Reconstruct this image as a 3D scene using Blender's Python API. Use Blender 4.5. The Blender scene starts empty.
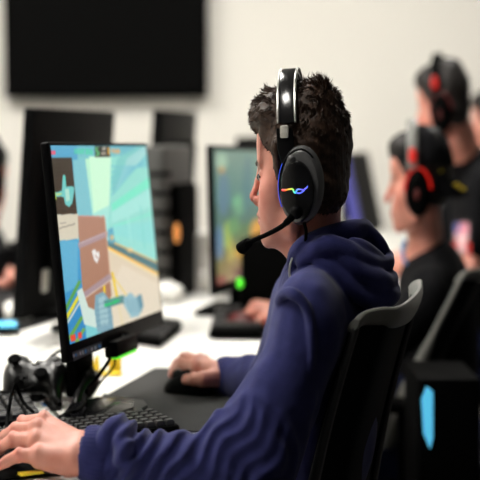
import bpy, math, random
import numpy as np
from mathutils import Vector, Matrix, noise as mnoise

random.seed(7)
rng = np.random.default_rng(11)
SC = bpy.context.scene
COL = SC.collection

# ------------------------------------------------------------------ camera
FPX = 1408.0
CAMZ = 1.18
PITCH = math.atan(109 / FPX)
cp, sp_ = math.cos(PITCH), math.sin(PITCH)

def W(px, py, Y):
    """point of the room at depth Y seen at the photo's (px, py)"""
    X, V = (px - 240) / FPX, (240 - py) / FPX
    dy, dz = cp + sp_ * V, -sp_ + cp * V
    t = Y / dy
    return np.array([t * X, Y, CAMZ + t * dz])

def Z(px, py, z):
    X, V = (px - 240) / FPX, (240 - py) / FPX
    dy, dz = cp + sp_ * V, -sp_ + cp * V
    t = (z - CAMZ) / dz
    return np.array([t * X, t * dy, z])

cam_d = bpy.data.cameras.new('camera')
cam = bpy.data.objects.new('camera', cam_d)
COL.objects.link(cam)
cam.location = (0, 0, CAMZ)
cam.rotation_euler = (math.pi / 2 - PITCH, 0, 0)
cam_d.sensor_width = 36
cam_d.lens = FPX * 36 / 480
cam_d.clip_start = 0.05
cam_d.dof.use_dof = True
cam_d.dof.focus_distance = 1.93
cam_d.dof.aperture_fstop = 3.6
SC.camera = cam

# ------------------------------------------------------------------ materials
def mat(name, col, rough=0.5, metal=0.0, bump=0.0, bscale=200, var=0.0, vscale=8, sheen=0.0,
        sss=0.0, coat=0.0, emit=None, estr=0.0, spec=0.5, detail=3):
    m = bpy.data.materials.new(name)
    m.use_nodes = True
    nt = m.node_tree
    b = nt.nodes['Principled BSDF']
    b.inputs['Base Color'].default_value = (*col, 1)
    b.inputs['Roughness'].default_value = rough
    b.inputs['Metallic'].default_value = metal
    b.inputs['Specular IOR Level'].default_value = spec
    if sheen:
        b.inputs['Sheen Weight'].default_value = sheen
        b.inputs['Sheen Roughness'].default_value = 0.5
    if sss:
        b.inputs['Subsurface Weight'].default_value = sss
        b.inputs['Subsurface Radius'].default_value = (0.012, 0.004, 0.002)
        b.inputs['Subsurface Scale'].default_value = 1.0
    if coat:
        b.inputs['Coat Weight'].default_value = coat
        b.inputs['Coat Roughness'].default_value = 0.15
    if emit:
        b.inputs['Emission Color'].default_value = (*emit, 1)
        b.inputs['Emission Strength'].default_value = estr
    tc = nt.nodes.new('ShaderNodeTexCoord')
    if var:
        n = nt.nodes.new('ShaderNodeTexNoise')
        n.inputs['Scale'].default_value = vscale
        n.inputs['Detail'].default_value = detail
        nt.links.new(tc.outputs['Object'], n.inputs['Vector'])
        r = nt.nodes.new('ShaderNodeValToRGB')
        r.color_ramp.elements[0].position = 0.3
        r.color_ramp.elements[1].position = 0.7
        r.color_ramp.elements[0].color = (*[c * (1 - var) for c in col], 1)
        r.color_ramp.elements[1].color = (*[min(1, c * (1 + var)) for c in col], 1)
        nt.links.new(n.outputs['Fac'], r.inputs['Fac'])
        nt.links.new(r.outputs['Color'], b.inputs['Base Color'])
    if bump:
        n = nt.nodes.new('ShaderNodeTexNoise')
        n.inputs['Scale'].default_value = bscale
        n.inputs['Detail'].default_value = 4
        nt.links.new(tc.outputs['Object'], n.inputs['Vector'])
        bp = nt.nodes.new('ShaderNodeBump')
        bp.inputs['Strength'].default_value = bump
        bp.inputs['Distance'].default_value = 0.001
        nt.links.new(n.outputs['Fac'], bp.inputs['Height'])
        nt.links.new(bp.outputs['Normal'], b.inputs['Normal'])
    return m

def attr_mat(name, estr, rough=0.3, emit=True):
    """material whose colour comes from the mesh's own 'paint' attribute (screen pictures, prints)"""
    m = bpy.data.materials.new(name)
    m.use_nodes = True
    nt = m.node_tree
    b = nt.nodes['Principled BSDF']
    a = nt.nodes.new('ShaderNodeAttribute')
    a.attribute_name = 'paint'
    if emit:
        b.inputs['Base Color'].default_value = (0.01, 0.01, 0.01, 1)
        nt.links.new(a.outputs['Color'], b.inputs['Emission Color'])
        b.inputs['Emission Strength'].default_value = estr
    else:
        nt.links.new(a.outputs['Color'], b.inputs['Base Color'])
    b.inputs['Roughness'].default_value = rough
    return m

def skin_mat(name, c):
    m = mat(name, c, rough=0.48, bump=0.25, bscale=260, sss=0.12, spec=0.4)
    nt = m.node_tree
    b = nt.nodes['Principled BSDF']
    a = nt.nodes.new('ShaderNodeAttribute')
    a.attribute_name = 'paint'
    n = nt.nodes.new('ShaderNodeTexNoise')
    n.inputs['Scale'].default_value = 45
    n.inputs['Detail'].default_value = 4
    tc = nt.nodes.new('ShaderNodeTexCoord')
    nt.links.new(tc.outputs['Object'], n.inputs['Vector'])
    mx = nt.nodes.new('ShaderNodeMix')
    mx.data_type = 'RGBA'
    mx.blend_type = 'MULTIPLY'
    mx.inputs['Factor'].default_value = 0.3
    r = nt.nodes.new('ShaderNodeValToRGB')
    r.color_ramp.elements[0].color = (0.85, 0.5, 0.45, 1)
    r.color_ramp.elements[1].color = (1, 1, 1, 1)
    r.color_ramp.elements[0].position = 0.35
    r.color_ramp.elements[1].position = 0.6
    nt.links.new(n.outputs['Fac'], r.inputs['Fac'])
    nt.links.new(a.outputs['Color'], mx.inputs[6])
    nt.links.new(r.outputs['Color'], mx.inputs[7])
    nt.links.new(mx.outputs[2], b.inputs['Base Color'])
    return m

M = {}
SKIN = (0.64, 0.285, 0.215)
M['skin'] = skin_mat('skin', SKIN)
M['skin2'] = skin_mat('skin_far', SKIN)
M['hoodie'] = mat('navy_fleece', (0.027, 0.030, 0.118), rough=0.95, bump=0.5, bscale=420, var=0.12, vscale=60, sheen=0.12, spec=0.1)
M['hair'] = mat('dark_brown_hair', (0.050, 0.026, 0.016), rough=0.5, bump=0.3, bscale=500, var=0.45, vscale=120, spec=0.3)
M['black_hair'] = mat('black_hair', (0.010, 0.007, 0.006), rough=0.6, var=0.3, vscale=80, spec=0.3)
M['black'] = mat('black_plastic', (0.002, 0.002, 0.0024), rough=0.5, bump=0.08, bscale=900, spec=0.06)
M['mblack'] = mat('matte_black_plastic', (0.002, 0.002, 0.002), rough=0.75, bump=0.15, bscale=700, spec=0.02)
M['gloss'] = mat('glossy_black_plastic', (0.004, 0.004, 0.005), rough=0.16, coat=0.3, bump=0.02, bscale=300)
M['dgrey'] = mat('dark_grey_plastic', (0.035, 0.035, 0.037), rough=0.33, bump=0.08, bscale=500)
M['cupgrey'] = mat('satin_grey_plastic', (0.11, 0.11, 0.112), rough=0.25, bump=0.05, bscale=400)
M['tag'] = mat('pale_silver_plate', (0.62, 0.60, 0.54), rough=0.4, metal=0.1, bump=0.03)
M['leather'] = mat('black_leatherette', (0.008, 0.008, 0.009), rough=0.42, bump=0.5, bscale=350)
M['silver'] = mat('brushed_silver', (0.45, 0.45, 0.42), rough=0.3, metal=0.9, bump=0.1, bscale=400)
M['chair_grey'] = mat('grey_chair_plastic', (0.155, 0.155, 0.140), rough=0.45, bump=0.15, bscale=500)
M['mesh'] = mat('black_mesh_fabric', (0.004, 0.005, 0.006), rough=0.9, bump=0.9, bscale=900, spec=0.15)
M['seat'] = mat('dark_blue_seat_fabric', (0.008, 0.012, 0.045), rough=0.9, bump=0.5, bscale=500, spec=0.15)
M['desk'] = mat('white_laminate', (0.83, 0.82, 0.78), rough=0.45, bump=0.03, bscale=60, var=0.02, vscale=3)
M['desk_edge'] = mat('grey_desk_edge', (0.35, 0.34, 0.32), rough=0.6, bump=0.05)
M['metal_leg'] = mat('painted_grey_metal', (0.2, 0.2, 0.2), rough=0.45, metal=0.5, bump=0.03)
M['wall'] = mat('off_white_paint', (0.80, 0.775, 0.715), rough=0.9, bump=0.25, bscale=120, var=0.015, vscale=2)
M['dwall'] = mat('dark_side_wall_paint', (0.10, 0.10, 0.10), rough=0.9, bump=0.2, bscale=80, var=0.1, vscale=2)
M['ceil'] = mat('ceiling_tile', (0.35, 0.35, 0.33), rough=0.95, bump=0.6, bscale=200, var=0.05, vscale=30)
M['floor'] = mat('dark_carpet', (0.035, 0.033, 0.033), rough=0.98, bump=1.0, bscale=400, var=0.35, vscale=90)
M['pad'] = mat('dark_grey_mouse_pad_cloth', (0.030, 0.030, 0.029), rough=0.85, bump=0.4, bscale=900, var=0.08, vscale=40, spec=0.3)
M['pad2'] = mat('black_mouse_pad_cloth', (0.008, 0.008, 0.008), rough=0.9, bump=0.4, bscale=900, spec=0.15)
M['key'] = mat('black_keycap', (0.012, 0.012, 0.013), rough=0.42, bump=0.1, bscale=900)
M['tee'] = mat('black_cotton', (0.005, 0.005, 0.006), rough=0.95, bump=0.5, bscale=400, spec=0.1)
M['red'] = mat('red_lit_plastic', (0.25, 0.006, 0.004), rough=0.4, emit=(1.0, 0.02, 0.01), estr=0.5, bump=0.02)
M['dred'] = mat('dark_red_plastic', (0.10, 0.004, 0.004), rough=0.5, bump=0.05)
M['green'] = mat('green_led', (0.1, 0.9, 0.05), rough=0.4, emit=(0.10, 1.0, 0.03), estr=0.7)
M['blue'] = mat('blue_led', (0.02, 0.08, 0.9), rough=0.4, emit=(0.03, 0.12, 1.0), estr=0.2)
M['cyan'] = mat('cyan_glow', (0.1, 0.5, 0.8), rough=0.4, emit=(0.10, 0.55, 0.85), estr=0.8)
M['violet'] = mat('violet_blue_plastic', (0.05, 0.05, 0.25), rough=0.5, emit=(0.05, 0.05, 0.35), estr=0.12)
M['orange'] = mat('orange_indicator', (0.8, 0.3, 0.05), rough=0.5, emit=(0.9, 0.35, 0.12), estr=0.4)
M['grey'] = mat('grey_painted_metal', (0.075, 0.075, 0.07), rough=0.5, bump=0.1, var=0.08)
M['white'] = mat('white_paper', (0.75, 0.74, 0.70), rough=0.7, bump=0.1, var=0.02)
M['cup'] = mat('white_glazed_cup', (0.8, 0.79, 0.75), rough=0.25, bump=0.02)
M['yellow'] = mat('yellow_plastic', (0.85, 0.62, 0.02), rough=0.5, bump=0.05)
M['tvscreen'] = mat('dark_tv_glass', (0.003, 0.003, 0.003), rough=0.5, bump=0.01, spec=0.02)
M['pad_gloss'] = mat('satin_black_plastic', (0.002, 0.002, 0.002), rough=0.33, bump=0.1, bscale=300, spec=0.35)
M['lamp'] = mat('ceiling_panel_diffuser', (0.9, 0.9, 0.88), rough=0.6, emit=(1.0, 0.965, 0.90), estr=33.0)
M['eye'] = mat('eye_white', (0.30, 0.25, 0.23), rough=0.4, bump=0.01)
M['iris'] = mat('dark_iris', (0.03, 0.02, 0.012), rough=0.1, bump=0.01)
M['paint'] = attr_mat('printed_surface', 1.0, 0.5, emit=False)
M['screen'] = attr_mat('lit_screen', 1.0, 0.25)
M['logo'] = attr_mat('rgb_logo_light', 1.5, 0.3)
M['blue_strap'] = mat('blue_lanyard_fabric', (0.05, 0.22, 0.62), rough=0.8, bump=0.2)
M['badge'] = mat('grey_badge_disc', (0.28, 0.28, 0.27), rough=0.4, bump=0.02)

# ------------------------------------------------------------------ object helpers
def new_empty(name, loc, rz=0.0):
    o = bpy.data.objects.new(name, None)
    COL.objects.link(o)
    o.location = tuple(float(v) for v in loc)
    o.rotation_euler = (0, 0, rz)
    o.empty_display_size = 0.05
    o['wloc'] = [float(v) for v in loc]
    return o

def tag(o, label=None, cat=None, group=None, kind=None):
    if label: o['label'] = label
    if cat: o['category'] = cat
    if group: o['group'] = group
    if kind: o['kind'] = kind
    return o

def thing(name, label, cat, loc, group=None, rz=0.0):
    return tag(new_empty(name, loc, rz), label, cat, group)

def root_loc(o):
    while o.parent: o = o.parent
    return np.array(o['wloc']) if 'wloc' in o.keys() else np.zeros(3)

class MB:
    """collects verts / faces (world coordinates)"""
    def __init__(s):
        s.v, s.f, s.c, s.n = [], [], [], 0
    def add(s, v, f, col=None):
        v = np.asarray(v, float).reshape(-1, 3)
        s.v.append(v)
        s.f += [tuple(int(i) + s.n for i in q) for q in f]
        if col is not None:
            c = np.asarray(col, float)
            s.c.append(np.tile(c, (len(v), 1)) if c.ndim == 1 else c)
        s.n += len(v)
        return s
    def box(s, c, size, ax=None):
        """box by centre, full size, axes rows"""
        ax = np.eye(3) if ax is None else np.asarray(ax, float)
        h = np.asarray(size, float) / 2
        v = [np.asarray(c) + sx * h[0] * ax[0] + sy * h[1] * ax[1] + sz * h[2] * ax[2]
             for sz in (-1, 1) for sy in (-1, 1) for sx in (-1, 1)]
        f = [(0, 2, 3, 1), (4, 5, 7, 6), (0, 1, 5, 4), (2, 6, 7, 3), (0, 4, 6, 2), (1, 3, 7, 5)]
        if np.linalg.det(ax) < 0: f = [q[::-1] for q in f]
        return s.add(v, f)
    def rbox(s, c, size, r, ax=None, n=3, seg=4):
        """box with rounded vertical (third axis) corners and softened top/bottom edge"""
        ax = np.eye(3) if ax is None else np.asarray(ax, float)
        hx, hy, hz = [d / 2 for d in size]
        r = min(r, hx * .98, hy * .98)
        e = min(r * 0.5, hz * 0.6)
        def ring(inset, z):
            out = []
            rr = max(r - inset, 1e-5)
            for q, (sx, sy) in enumerate(((1, 1), (-1, 1), (-1, -1), (1, -1))):
                for i in range(seg + 1):
                    a = math.pi / 2 * (q + i / seg)
                    out.append((sx * (hx - r) + rr * math.cos(a), sy * (hy - r) + rr * math.sin(a), z))
            return out
        prof = [(e, -hz), (e * .3, -hz + e * .3), (0, -hz + e), (0, hz - e), (e * .3, hz - e * .3), (e, hz)]
        rings = [ring(i, z) for i, z in prof]
        m = len(rings[0])
        P = np.array([p for rg in rings for p in rg])
        V = np.asarray(c) + P @ ax
        f = []
        for k in range(len(rings) - 1):
            for i in range(m):
                j = (i + 1) % m
                f.append((k * m + i, k * m + j, (k + 1) * m + j, (k + 1) * m + i))
        f.append(tuple(range(m))[::-1])
        f.append(tuple((len(rings) - 1) * m + i for i in range(m)))
        if np.linalg.det(ax) < 0: f = [q[::-1] for q in f]
        return s.add(V, f)
    def tube(s, pts, rad, seg=10, caps=True, flat=1.0, up=None, col=None):
        P = np.asarray(pts, float)
        n = len(P)
        R = np.full(n, rad, float) if np.isscalar(rad) else np.asarray(rad, float)
        T = np.gradient(P, axis=0)
        T /= np.linalg.norm(T, axis=1)[:, None] + 1e-12
        u = np.array([0, 0, 1.0]) if up is None else np.asarray(up, float)
        if abs(T[0] @ u) > 0.95: u = np.array([1.0, 0, 0])
        V = []
        cc = []
        for i in range(n):
            a = np.cross(T[i], u); a /= np.linalg.norm(a) + 1e-12
            b = np.cross(a, T[i])
            u = b
            for k in range(seg):
                t = 2 * math.pi * k / seg
                V.append(P[i] + R[i] * (math.cos(t) * a * flat + math.sin(t) * b))
            if col is not None: cc += [col[i]] * seg
        f = []
        for i in range(n - 1):
            for k in range(seg):
                k2 = (k + 1) % seg
                f.append((i * seg + k, (i + 1) * seg + k, (i + 1) * seg + k2, i * seg + k2))
        if caps:
            f.append(tuple(range(seg)))
            f.append(tuple((n - 1) * seg + k for k in range(seg))[::-1])
        return s.add(V, f, cc if col is not None else None)
    def rings(s, rg, capa=True, capb=True):
        """loft closed rings (each m×3)"""
        m = len(rg[0])
        V = np.concatenate([np.asarray(r) for r in rg])
        f = []
        for k in range(len(rg) - 1):
            for i in range(m):
                j = (i + 1) % m
                f.append((k * m + i, k * m + j, (k + 1) * m + j, (k + 1) * m + i))
        if capa: f.append(tuple(range(m))[::-1])
        if capb: f.append(tuple((len(rg) - 1) * m + i for i in range(m)))
        return s.add(V, f)
    def lathe(s, c, prof, n=24, sq=1.0):
        """prof [(radius, z)] about the vertical through c"""
        rg = []
        for r, z in prof:
            rg.append([(c[0] + r * sq * math.cos(2 * math.pi * i / n), c[1] + r * math.sin(2 * math.pi * i / n), c[2] + z) for i in range(n)])
        return s.rings(rg)
    def ball(s, c, r, n=12, ax=None):
        r = np.array([r] * 3 if np.isscalar(r) else r, float)
        ax = np.eye(3) if ax is None else np.asarray(ax)
        rg = []
        for i in range(1, n):
            a = math.pi * i / n
            rg.append([np.asarray(c) + (np.array([math.sin(a) * math.cos(t), math.sin(a) * math.sin(t), -math.cos(a)]) * r) @ ax
                       for t in np.linspace(0, 2 * math.pi, 2 * n, endpoint=False)])
        return s.rings(rg)
    def build(s, name, m, parent=None, smooth=True, angle=35):
        V = np.concatenate(s.v)
        if parent is not None: V = V - root_loc(parent)
        me = bpy.data.meshes.new(name)
        me.from_pydata(V.tolist(), [], s.f)
        if s.c:
            a = me.attributes.new('paint', 'FLOAT_COLOR', 'POINT')
            C_ = np.concatenate(s.c)
            a.data.foreach_set('color', np.c_[C_, np.ones(len(C_))].astype(np.float32).ravel())
        me.materials.append(m)
        me.validate()
        fix = _bm_normals(me)
        if smooth:
            me.polygons.foreach_set('use_smooth', [True] * len(me.polygons))
            if angle: me.set_sharp_from_angle(angle=math.radians(angle))
        me.update()
        o = bpy.data.objects.new(name, me)
        COL.objects.link(o)
        if parent is not None: o.parent = parent
        return o

import bmesh
def _bm_normals(me):
    if len(me.polygons) > 60000: return
    b = bmesh.new(); b.from_mesh(me)
    bmesh.ops.recalc_face_normals(b, faces=b.faces)
    b.to_mesh(me); b.free()

def crom(pts, n=8):
    """smooth curve through points"""
    P = np.asarray(pts, float)
    Q = np.vstack([2 * P[0] - P[1], P, 2 * P[-1] - P[-2]])
    out = []
    for i in range(1, len(Q) - 2):
        for t in np.linspace(0, 1, n, endpoint=False):
            out.append(0.5 * ((2 * Q[i]) + (-Q[i - 1] + Q[i + 1]) * t + (2 * Q[i - 1] - 5 * Q[i] + 4 * Q[i + 1] - Q[i + 2]) * t * t
                              + (-Q[i - 1] + 3 * Q[i] - 3 * Q[i + 1] + Q[i + 2]) * t ** 3))
    out.append(P[-1])
    return np.array(out)

# ------------------------------------------------------------------ sculpting volume
SQ = 0.667            # people and furniture here are this much narrower left to right than deep
def T(p):
    p = np.asarray(p, float).copy(); p[..., 0] /= SQ; return p

class Vol:
    def __init__(s, lo, hi, h):
        s.h = h
        s.lo = np.array(lo, float)
        s.n = np.ceil((np.array(hi) - s.lo) / h).astype(int) + 1
        s.D = np.full(s.n, 0.5, np.float32)
        s.ax = [(s.lo[i] + h * np.arange(s.n[i])).astype(np.float32) for i in range(3)]
    def win(s, lo, hi):
        a = np.clip(np.floor((np.asarray(lo) - s.lo) / s.h).astype(int), 0, s.n)
        b = np.clip(np.ceil((np.asarray(hi) - s.lo) / s.h).astype(int) + 1, 0, s.n)
        if np.any(b <= a): return None, None
        sl = tuple(slice(a[i], b[i]) for i in range(3))
        return sl, (s.ax[0][sl[0]][:, None, None], s.ax[1][sl[1]][None, :, None], s.ax[2][sl[2]][None, None, :])
    def _mix(s, sl, d, k, op):
        A = s.D[sl]
        if op == 'sub':
            B = -d
            if k > 0:
                hh = np.clip(0.5 - 0.5 * (A - B) / k, 0, 1)
                s.D[sl] = A * (1 - hh) + B * hh + k * hh * (1 - hh)
            else: s.D[sl] = np.maximum(A, B)
        else:
            if k > 0:
                hh = np.clip(0.5 + 0.5 * (A - d) / k, 0, 1)
                s.D[sl] = A * (1 - hh) + d * hh - k * hh * (1 - hh)
            else: s.D[sl] = np.minimum(A, d)
    def cap(s, a, b, ra, rb=None, k=0.01, op='add'):
        rb = ra if rb is None else rb
        a, b = np.asarray(a, np.float32), np.asarray(b, np.float32)
        m = max(ra, rb) + k + 3 * s.h
        sl, g = s.win(np.minimum(a, b) - m, np.maximum(a, b) + m)
        if sl is None: return
        ba = b - a
        L = float(ba @ ba) + 1e-12
        t = np.clip(((g[0] - a[0]) * ba[0] + (g[1] - a[1]) * ba[1] + (g[2] - a[2]) * ba[2]) / L, 0, 1)
        d = np.sqrt((g[0] - a[0] - t * ba[0]) ** 2 + (g[1] - a[1] - t * ba[1]) ** 2 + (g[2] - a[2] - t * ba[2]) ** 2) - (ra + (rb - ra) * t)
        s._mix(sl, d, k, op)
    def ell(s, c, r, ax=None, k=0.01, op='add'):
        r = np.asarray(r, np.float32); c = np.asarray(c, np.float32)
        ax = np.eye(3, dtype=np.float32) if ax is None else np.asarray(ax, np.float32)
        ext = np.abs(ax * r[:, None]).sum(0) + k + 3 * s.h
        sl, g = s.win(c - ext, c + ext)
        if sl is None: return
        q = [((g[0] - c[0]) * ax[i, 0] + (g[1] - c[1]) * ax[i, 1] + (g[2] - c[2]) * ax[i, 2]) for i in range(3)]
        k0 = np.sqrt((q[0] / r[0]) ** 2 + (q[1] / r[1]) ** 2 + (q[2] / r[2]) ** 2) + 1e-6
        k1 = np.sqrt((q[0] / r[0] ** 2) ** 2 + (q[1] / r[1] ** 2) ** 2 + (q[2] / r[2] ** 2) ** 2) + 1e-6
        d = k0 * (k0 - 1) / k1
        s._mix(sl, d, k, op)
    def path(s, pts, rad, k=0.01, n=6, op='add'):
        P = crom(pts, n)
        R = crom(np.c_[rad, rad, rad], n)[:, 0] if not np.isscalar(rad) else np.full(len(P), rad)
        for i in range(len(P) - 1): s.cap(P[i], P[i + 1], R[i], R[i + 1], k, op)
    def ripple(s, amp, waves, seed=0):
        r = np.random.default_rng(seed)
        sl, g = s.win(s.lo, s.lo + s.h * s.n)
        add = 0
        for lam in waves:
            for _ in range(3):
                d = r.normal(size=3); d /= np.linalg.norm(d)
                ph = r.uniform(0, 6.28)
                w = 2 * math.pi / lam
                add = add + np.sin(g[0] * (d[0] * w) + g[1] * (d[1] * w) + g[2] * (d[2] * w) + ph) * (lam / waves[0])
        s.D += (amp / 3) * add.astype(np.float32)
    def mesh(s):
        D = s.D
        D[0], D[-1] = 0.5, 0.5
        D[:, 0], D[:, -1] = 0.5, 0.5
        D[:, :, 0], D[:, :, -1] = 0.5, 0.5
        S = D < 0
        nx, ny, nz = D.shape
        cnt = np.zeros((nx - 1, ny - 1, nz - 1), np.int8)
        for dx in (0, 1):
            for dy in (0, 1):
                for dz in (0, 1):
                    cnt += S[dx:nx - 1 + dx, dy:ny - 1 + dy, dz:nz - 1 + dz]
        act = np.argwhere((cnt > 0) & (cnt < 8))
        idx = -np.ones((nx - 1, ny - 1, nz - 1), np.int32)
        idx[act[:, 0], act[:, 1], act[:, 2]] = np.arange(len(act))
        acc = np.zeros((len(act), 3)); num = np.zeros(len(act))
        co = [(x, y, z) for x in (0, 1) for y in (0, 1) for z in (0, 1)]
        for c0 in co:
            for axis in range(3):
                if c0[axis]: continue
                c1 = list(c0); c1[axis] = 1
                a = D[act[:, 0] + c0[0], act[:, 1] + c0[1], act[:, 2] + c0[2]]
                b = D[act[:, 0] + c1[0], act[:, 1] + c1[1], act[:, 2] + c1[2]]
                m = (a < 0) != (b < 0)
                t = np.where(m, a / np.where(m, a - b, 1), 0)
                p = np.tile(np.array(c0, float), (len(act), 1))
                p[:, axis] = t
                acc[m] += p[m]; num[m] += 1
        V = s.lo + s.h * (act + acc / num[:, None])
        F = []
        for axis in range(3):
            u, v = (axis + 1) % 3, (axis + 2) % 3
            sa = [slice(None)] * 3; sb = [slice(None)] * 3
            sa[axis] = slice(0, -1); sb[axis] = slice(1, None)
            d0, d1 = S[tuple(sa)], S[tuple(sb)]
            e = np.argwhere(d0 != d1)
            e = e[(e[:, u] > 0) & (e[:, v] > 0) & (e[:, u] < D.shape[u] - 1) & (e[:, v] < D.shape[v] - 1)]
            flip = d0[e[:, 0], e[:, 1], e[:, 2]]
            def cell(du, dv):
                q = e.copy(); q[:, u] -= du; q[:, v] -= dv
                return idx[q[:, 0], q[:, 1], q[:, 2]]
            q = np.stack([cell(1, 1), cell(0, 1), cell(0, 0), cell(1, 0)], 1)
            q[~flip] = q[~flip][:, ::-1]
            F.append(q)
        return V, np.concatenate(F)

def vol_obj(name, parts, m, parent, colfn=None, squeeze=True):
    """one mesh object out of sculpted volumes"""
    VV, FF, n = [], [], 0
    for V, F in parts:
        VV.append(V); FF.append(F + n); n += len(V)
    V = np.concatenate(VV); F = np.concatenate(FF)
    col = colfn(V) if colfn is not None else None
    if squeeze:
        V = V.copy(); V[:, 0] *= SQ
    V = V - root_loc(parent)
    me = bpy.data.meshes.new(name)
    me.vertices.add(len(V)); me.vertices.foreach_set('co', V.astype(np.float32).ravel())
    me.loops.add(F.size); me.loops.foreach_set('vertex_index', F.astype(np.int32).ravel())
    me.polygons.add(len(F))
    me.polygons.foreach_set('loop_start', np.arange(0, F.size, 4, dtype=np.int32))
    me.polygons.foreach_set('loop_total', np.full(len(F), 4, np.int32))
    me.polygons.foreach_set('use_smooth', [True] * len(F))
    if col is not None:
        a = me.attributes.new('paint', 'FLOAT_COLOR', 'POINT')
        a.data.foreach_set('color', np.c_[col, np.ones(len(col))].astype(np.float32).ravel())
    me.materials.append(m)
    me.update(calc_edges=True); me.validate()
    o = bpy.data.objects.new(name, me)
    COL.objects.link(o); o.parent = parent
    return o
EXPO = 0.0

# ------------------------------------------------------------------ heads
class Head:
    """frame of a head: f forwards, s to the person's left, u up (metres)"""
    def __init__(s, org, turn, pitch=0.0, roll=0.0, size=1.0):
        a, p, r = math.radians(turn), math.radians(pitch), math.radians(roll)
        s.o = T(org)
        F = np.array([-math.cos(a) * math.cos(p), math.sin(a) * math.cos(p), -math.sin(p)])
        S = np.array([-math.sin(a), -math.cos(a), 0.0])
        U = np.cross(F, S)
        S, U = math.cos(r) * S + math.sin(r) * U, math.cos(r) * U - math.sin(r) * S
        s.ax = np.array([F, S, U]); s.k = size
    def p(s, f, sd, u):            # millimetres -> true space
        return s.o + (np.array([f, sd, u]) * 0.001 * s.k) @ s.ax
    def w(s, f, sd, u):            # millimetres -> room
        q = s.p(f, sd, u); q[0] *= SQ; return q
    def loc(s, V):                 # true space -> mm
        return ((V - s.o) @ s.ax.T) * 1000 / s.k

def add_head(v, H, fine=True):
    e = lambda c, r, k=10, op='add': v.ell(H.p(*c), np.array(r) * 0.001 * H.k, H.ax, k * 0.001, op)
    c = lambda a, b, ra, rb, k=8, op='add': v.cap(H.p(*a), H.p(*b), ra * 0.001 * H.k, rb * 0.001 * H.k, k * 0.001, op)
    e((-6, 0, 52), (97, 75, 80), 0)
    e((38, 0, 2), (50, 60, 72), 18)
    e((28, 0, -38), (55, 50, 42), 16)
    for s in (-1, 1):
        c((2, s * 56, -30), (14, s * 52, -62), 17, 14, 14)
        c((14, s * 52, -62), (72, s * 14, -84), 14, 13, 16)
        e((58, s * 41, -12), (26, 20, 20), 28)
        e((46, s * 38, -45), (30, 17, 28), 26)
    e((76, 0, -80), (17, 21, 17), 12)
    e((48, 0, -78), (34, 34, 12), 16)
    e((76, 0, -45), (20, 32, 26), 24)
    e((80, 0, 55), (16, 52, 38), 18)
    if fine:
        for s in (-1, 1):
            c((90, s * 10, 29), (80, s * 42, 31), 8, 6, 9)            # brow
            e((93, s * 31, 13), (12, 15, 9), 8, 'sub')               # socket
            e((76, s * 31, 12), (13, 15, 13), 3)                 # lids
            c((90, s * 22, 10.5), (86.0, s * 40, 11), 1.3, 1.0, 1.2, 'sub')
            c((88, s * 22, 17), (83, s * 44, 17), 1.6, 1.3, 1.5)
            e((102, s * 9.5, -24), (9, 5.5, 6), 7)                    # nostril wing
            e((106, s * 6, -31), (4, 3, 3), 2, 'sub')
            # ear
            e((-6, s * 76, 6), (14, 5, 28), 5)
            e((-2, s * 80, 6), (8, 4, 18), 3, 'sub')
        c((90, 0, 26), (101, 0, 2), 7, 7.5, 9)
        c((101, 0, 2), (113, 0, -18), 7.5, 7.5, 4)
        e((114, 0, -20), (9, 9, 8), 4)
        c((108, 0, -28), (98, 0, -32), 5, 5, 4)
        e((95, 0, -47), (8, 22, 5), 4)
        e((93, 0, -58), (8, 19, 6), 4)
        c((104, -18, -52.5), (104, 18, -52.5), 1.6, 1.6, 3, 'sub')
        c((90, -26, -53), (92, 26, -53), 2, 2, 3, 'sub')
        e((95, 0, -69), (9, 14, 4), 6, 'sub')
    else:
        c((88, 0, 24), (112, 0, -19), 8, 10, 10)
        for s in (-1, 1):
            e((98, s * 31, 13), (14, 15, 10), 8, 'sub')
            e((-6, s * 76, 6), (14, 6, 28), 5)
        e((93, 0, -52), (9, 20, 10), 5)

def head_paint(H, base, V):
    L = H.loc(V)
    c = np.tile(np.array(base), (len(V), 1))
    def blend(center, rad, col, w):
        d = (((L - np.array(center)) / np.array(rad)) ** 2).sum(1)
        t = (w * np.exp(-d * 1.2))[:, None]
        c[:] = c * (1 - t) + np.array(col) * t
    red = np.array(base) * np.array([1.0, 0.55, 0.55])
    blend((112, 0, -20), (18, 18, 16), red, 0.6)
    blend((70, 45, -20), (35, 25, 28), red, 0.45)
    blend((70, -45, -20), (35, 25, 28), red, 0.45)
    blend((95, 0, -53), (14, 24, 10), np.array(base) * np.array([0.85, 0.45, 0.48]), 0.9)
    for s in (-1, 1):
        blend((90, s * 28, 31), (16, 24, 5), (0.03, 0.018, 0.012), 1.0)
        blend((88, s * 33, 17), (10, 14, 3), (0.05, 0.03, 0.02), 0.8)
    return c

def hair_vol(H, h, long=1.0, seed=3):
    lo = H.o - 0.15 * H.k; hi = H.o + 0.17 * H.k
    v = Vol(lo, hi, h)
    e = lambda c, r, k=10, op='add': v.ell(H.p(*c), np.array(r) * 0.001 * H.k, H.ax, k * 0.001, op)
    e((-8, 0, 54), (101, 80, 87), 0)
    e((-46, 0, -2), (56, 69, 44), 18)
    e((54, 0, 94), (50, 60, 37), 18)
    e((-36, 0, 105), (46, 55, 32), 18)
    e((118, 0, -12), (88, 165, 92), 4, 'sub')
    e((40, 0, -62), (80, 95, 70), 6, 'sub')
    e((-20, 0, -85), (95, 95, 48), 8, 'sub')
    for s in (-1, 1):
        v.cap(H.p(38, s * 70, 50), H.p(33, s * 72, 14), .010 * H.k, .005 * H.k, .006)
    v.ripple(0.0022, (0.035, 0.017, 0.009), seed)
    return v

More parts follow.
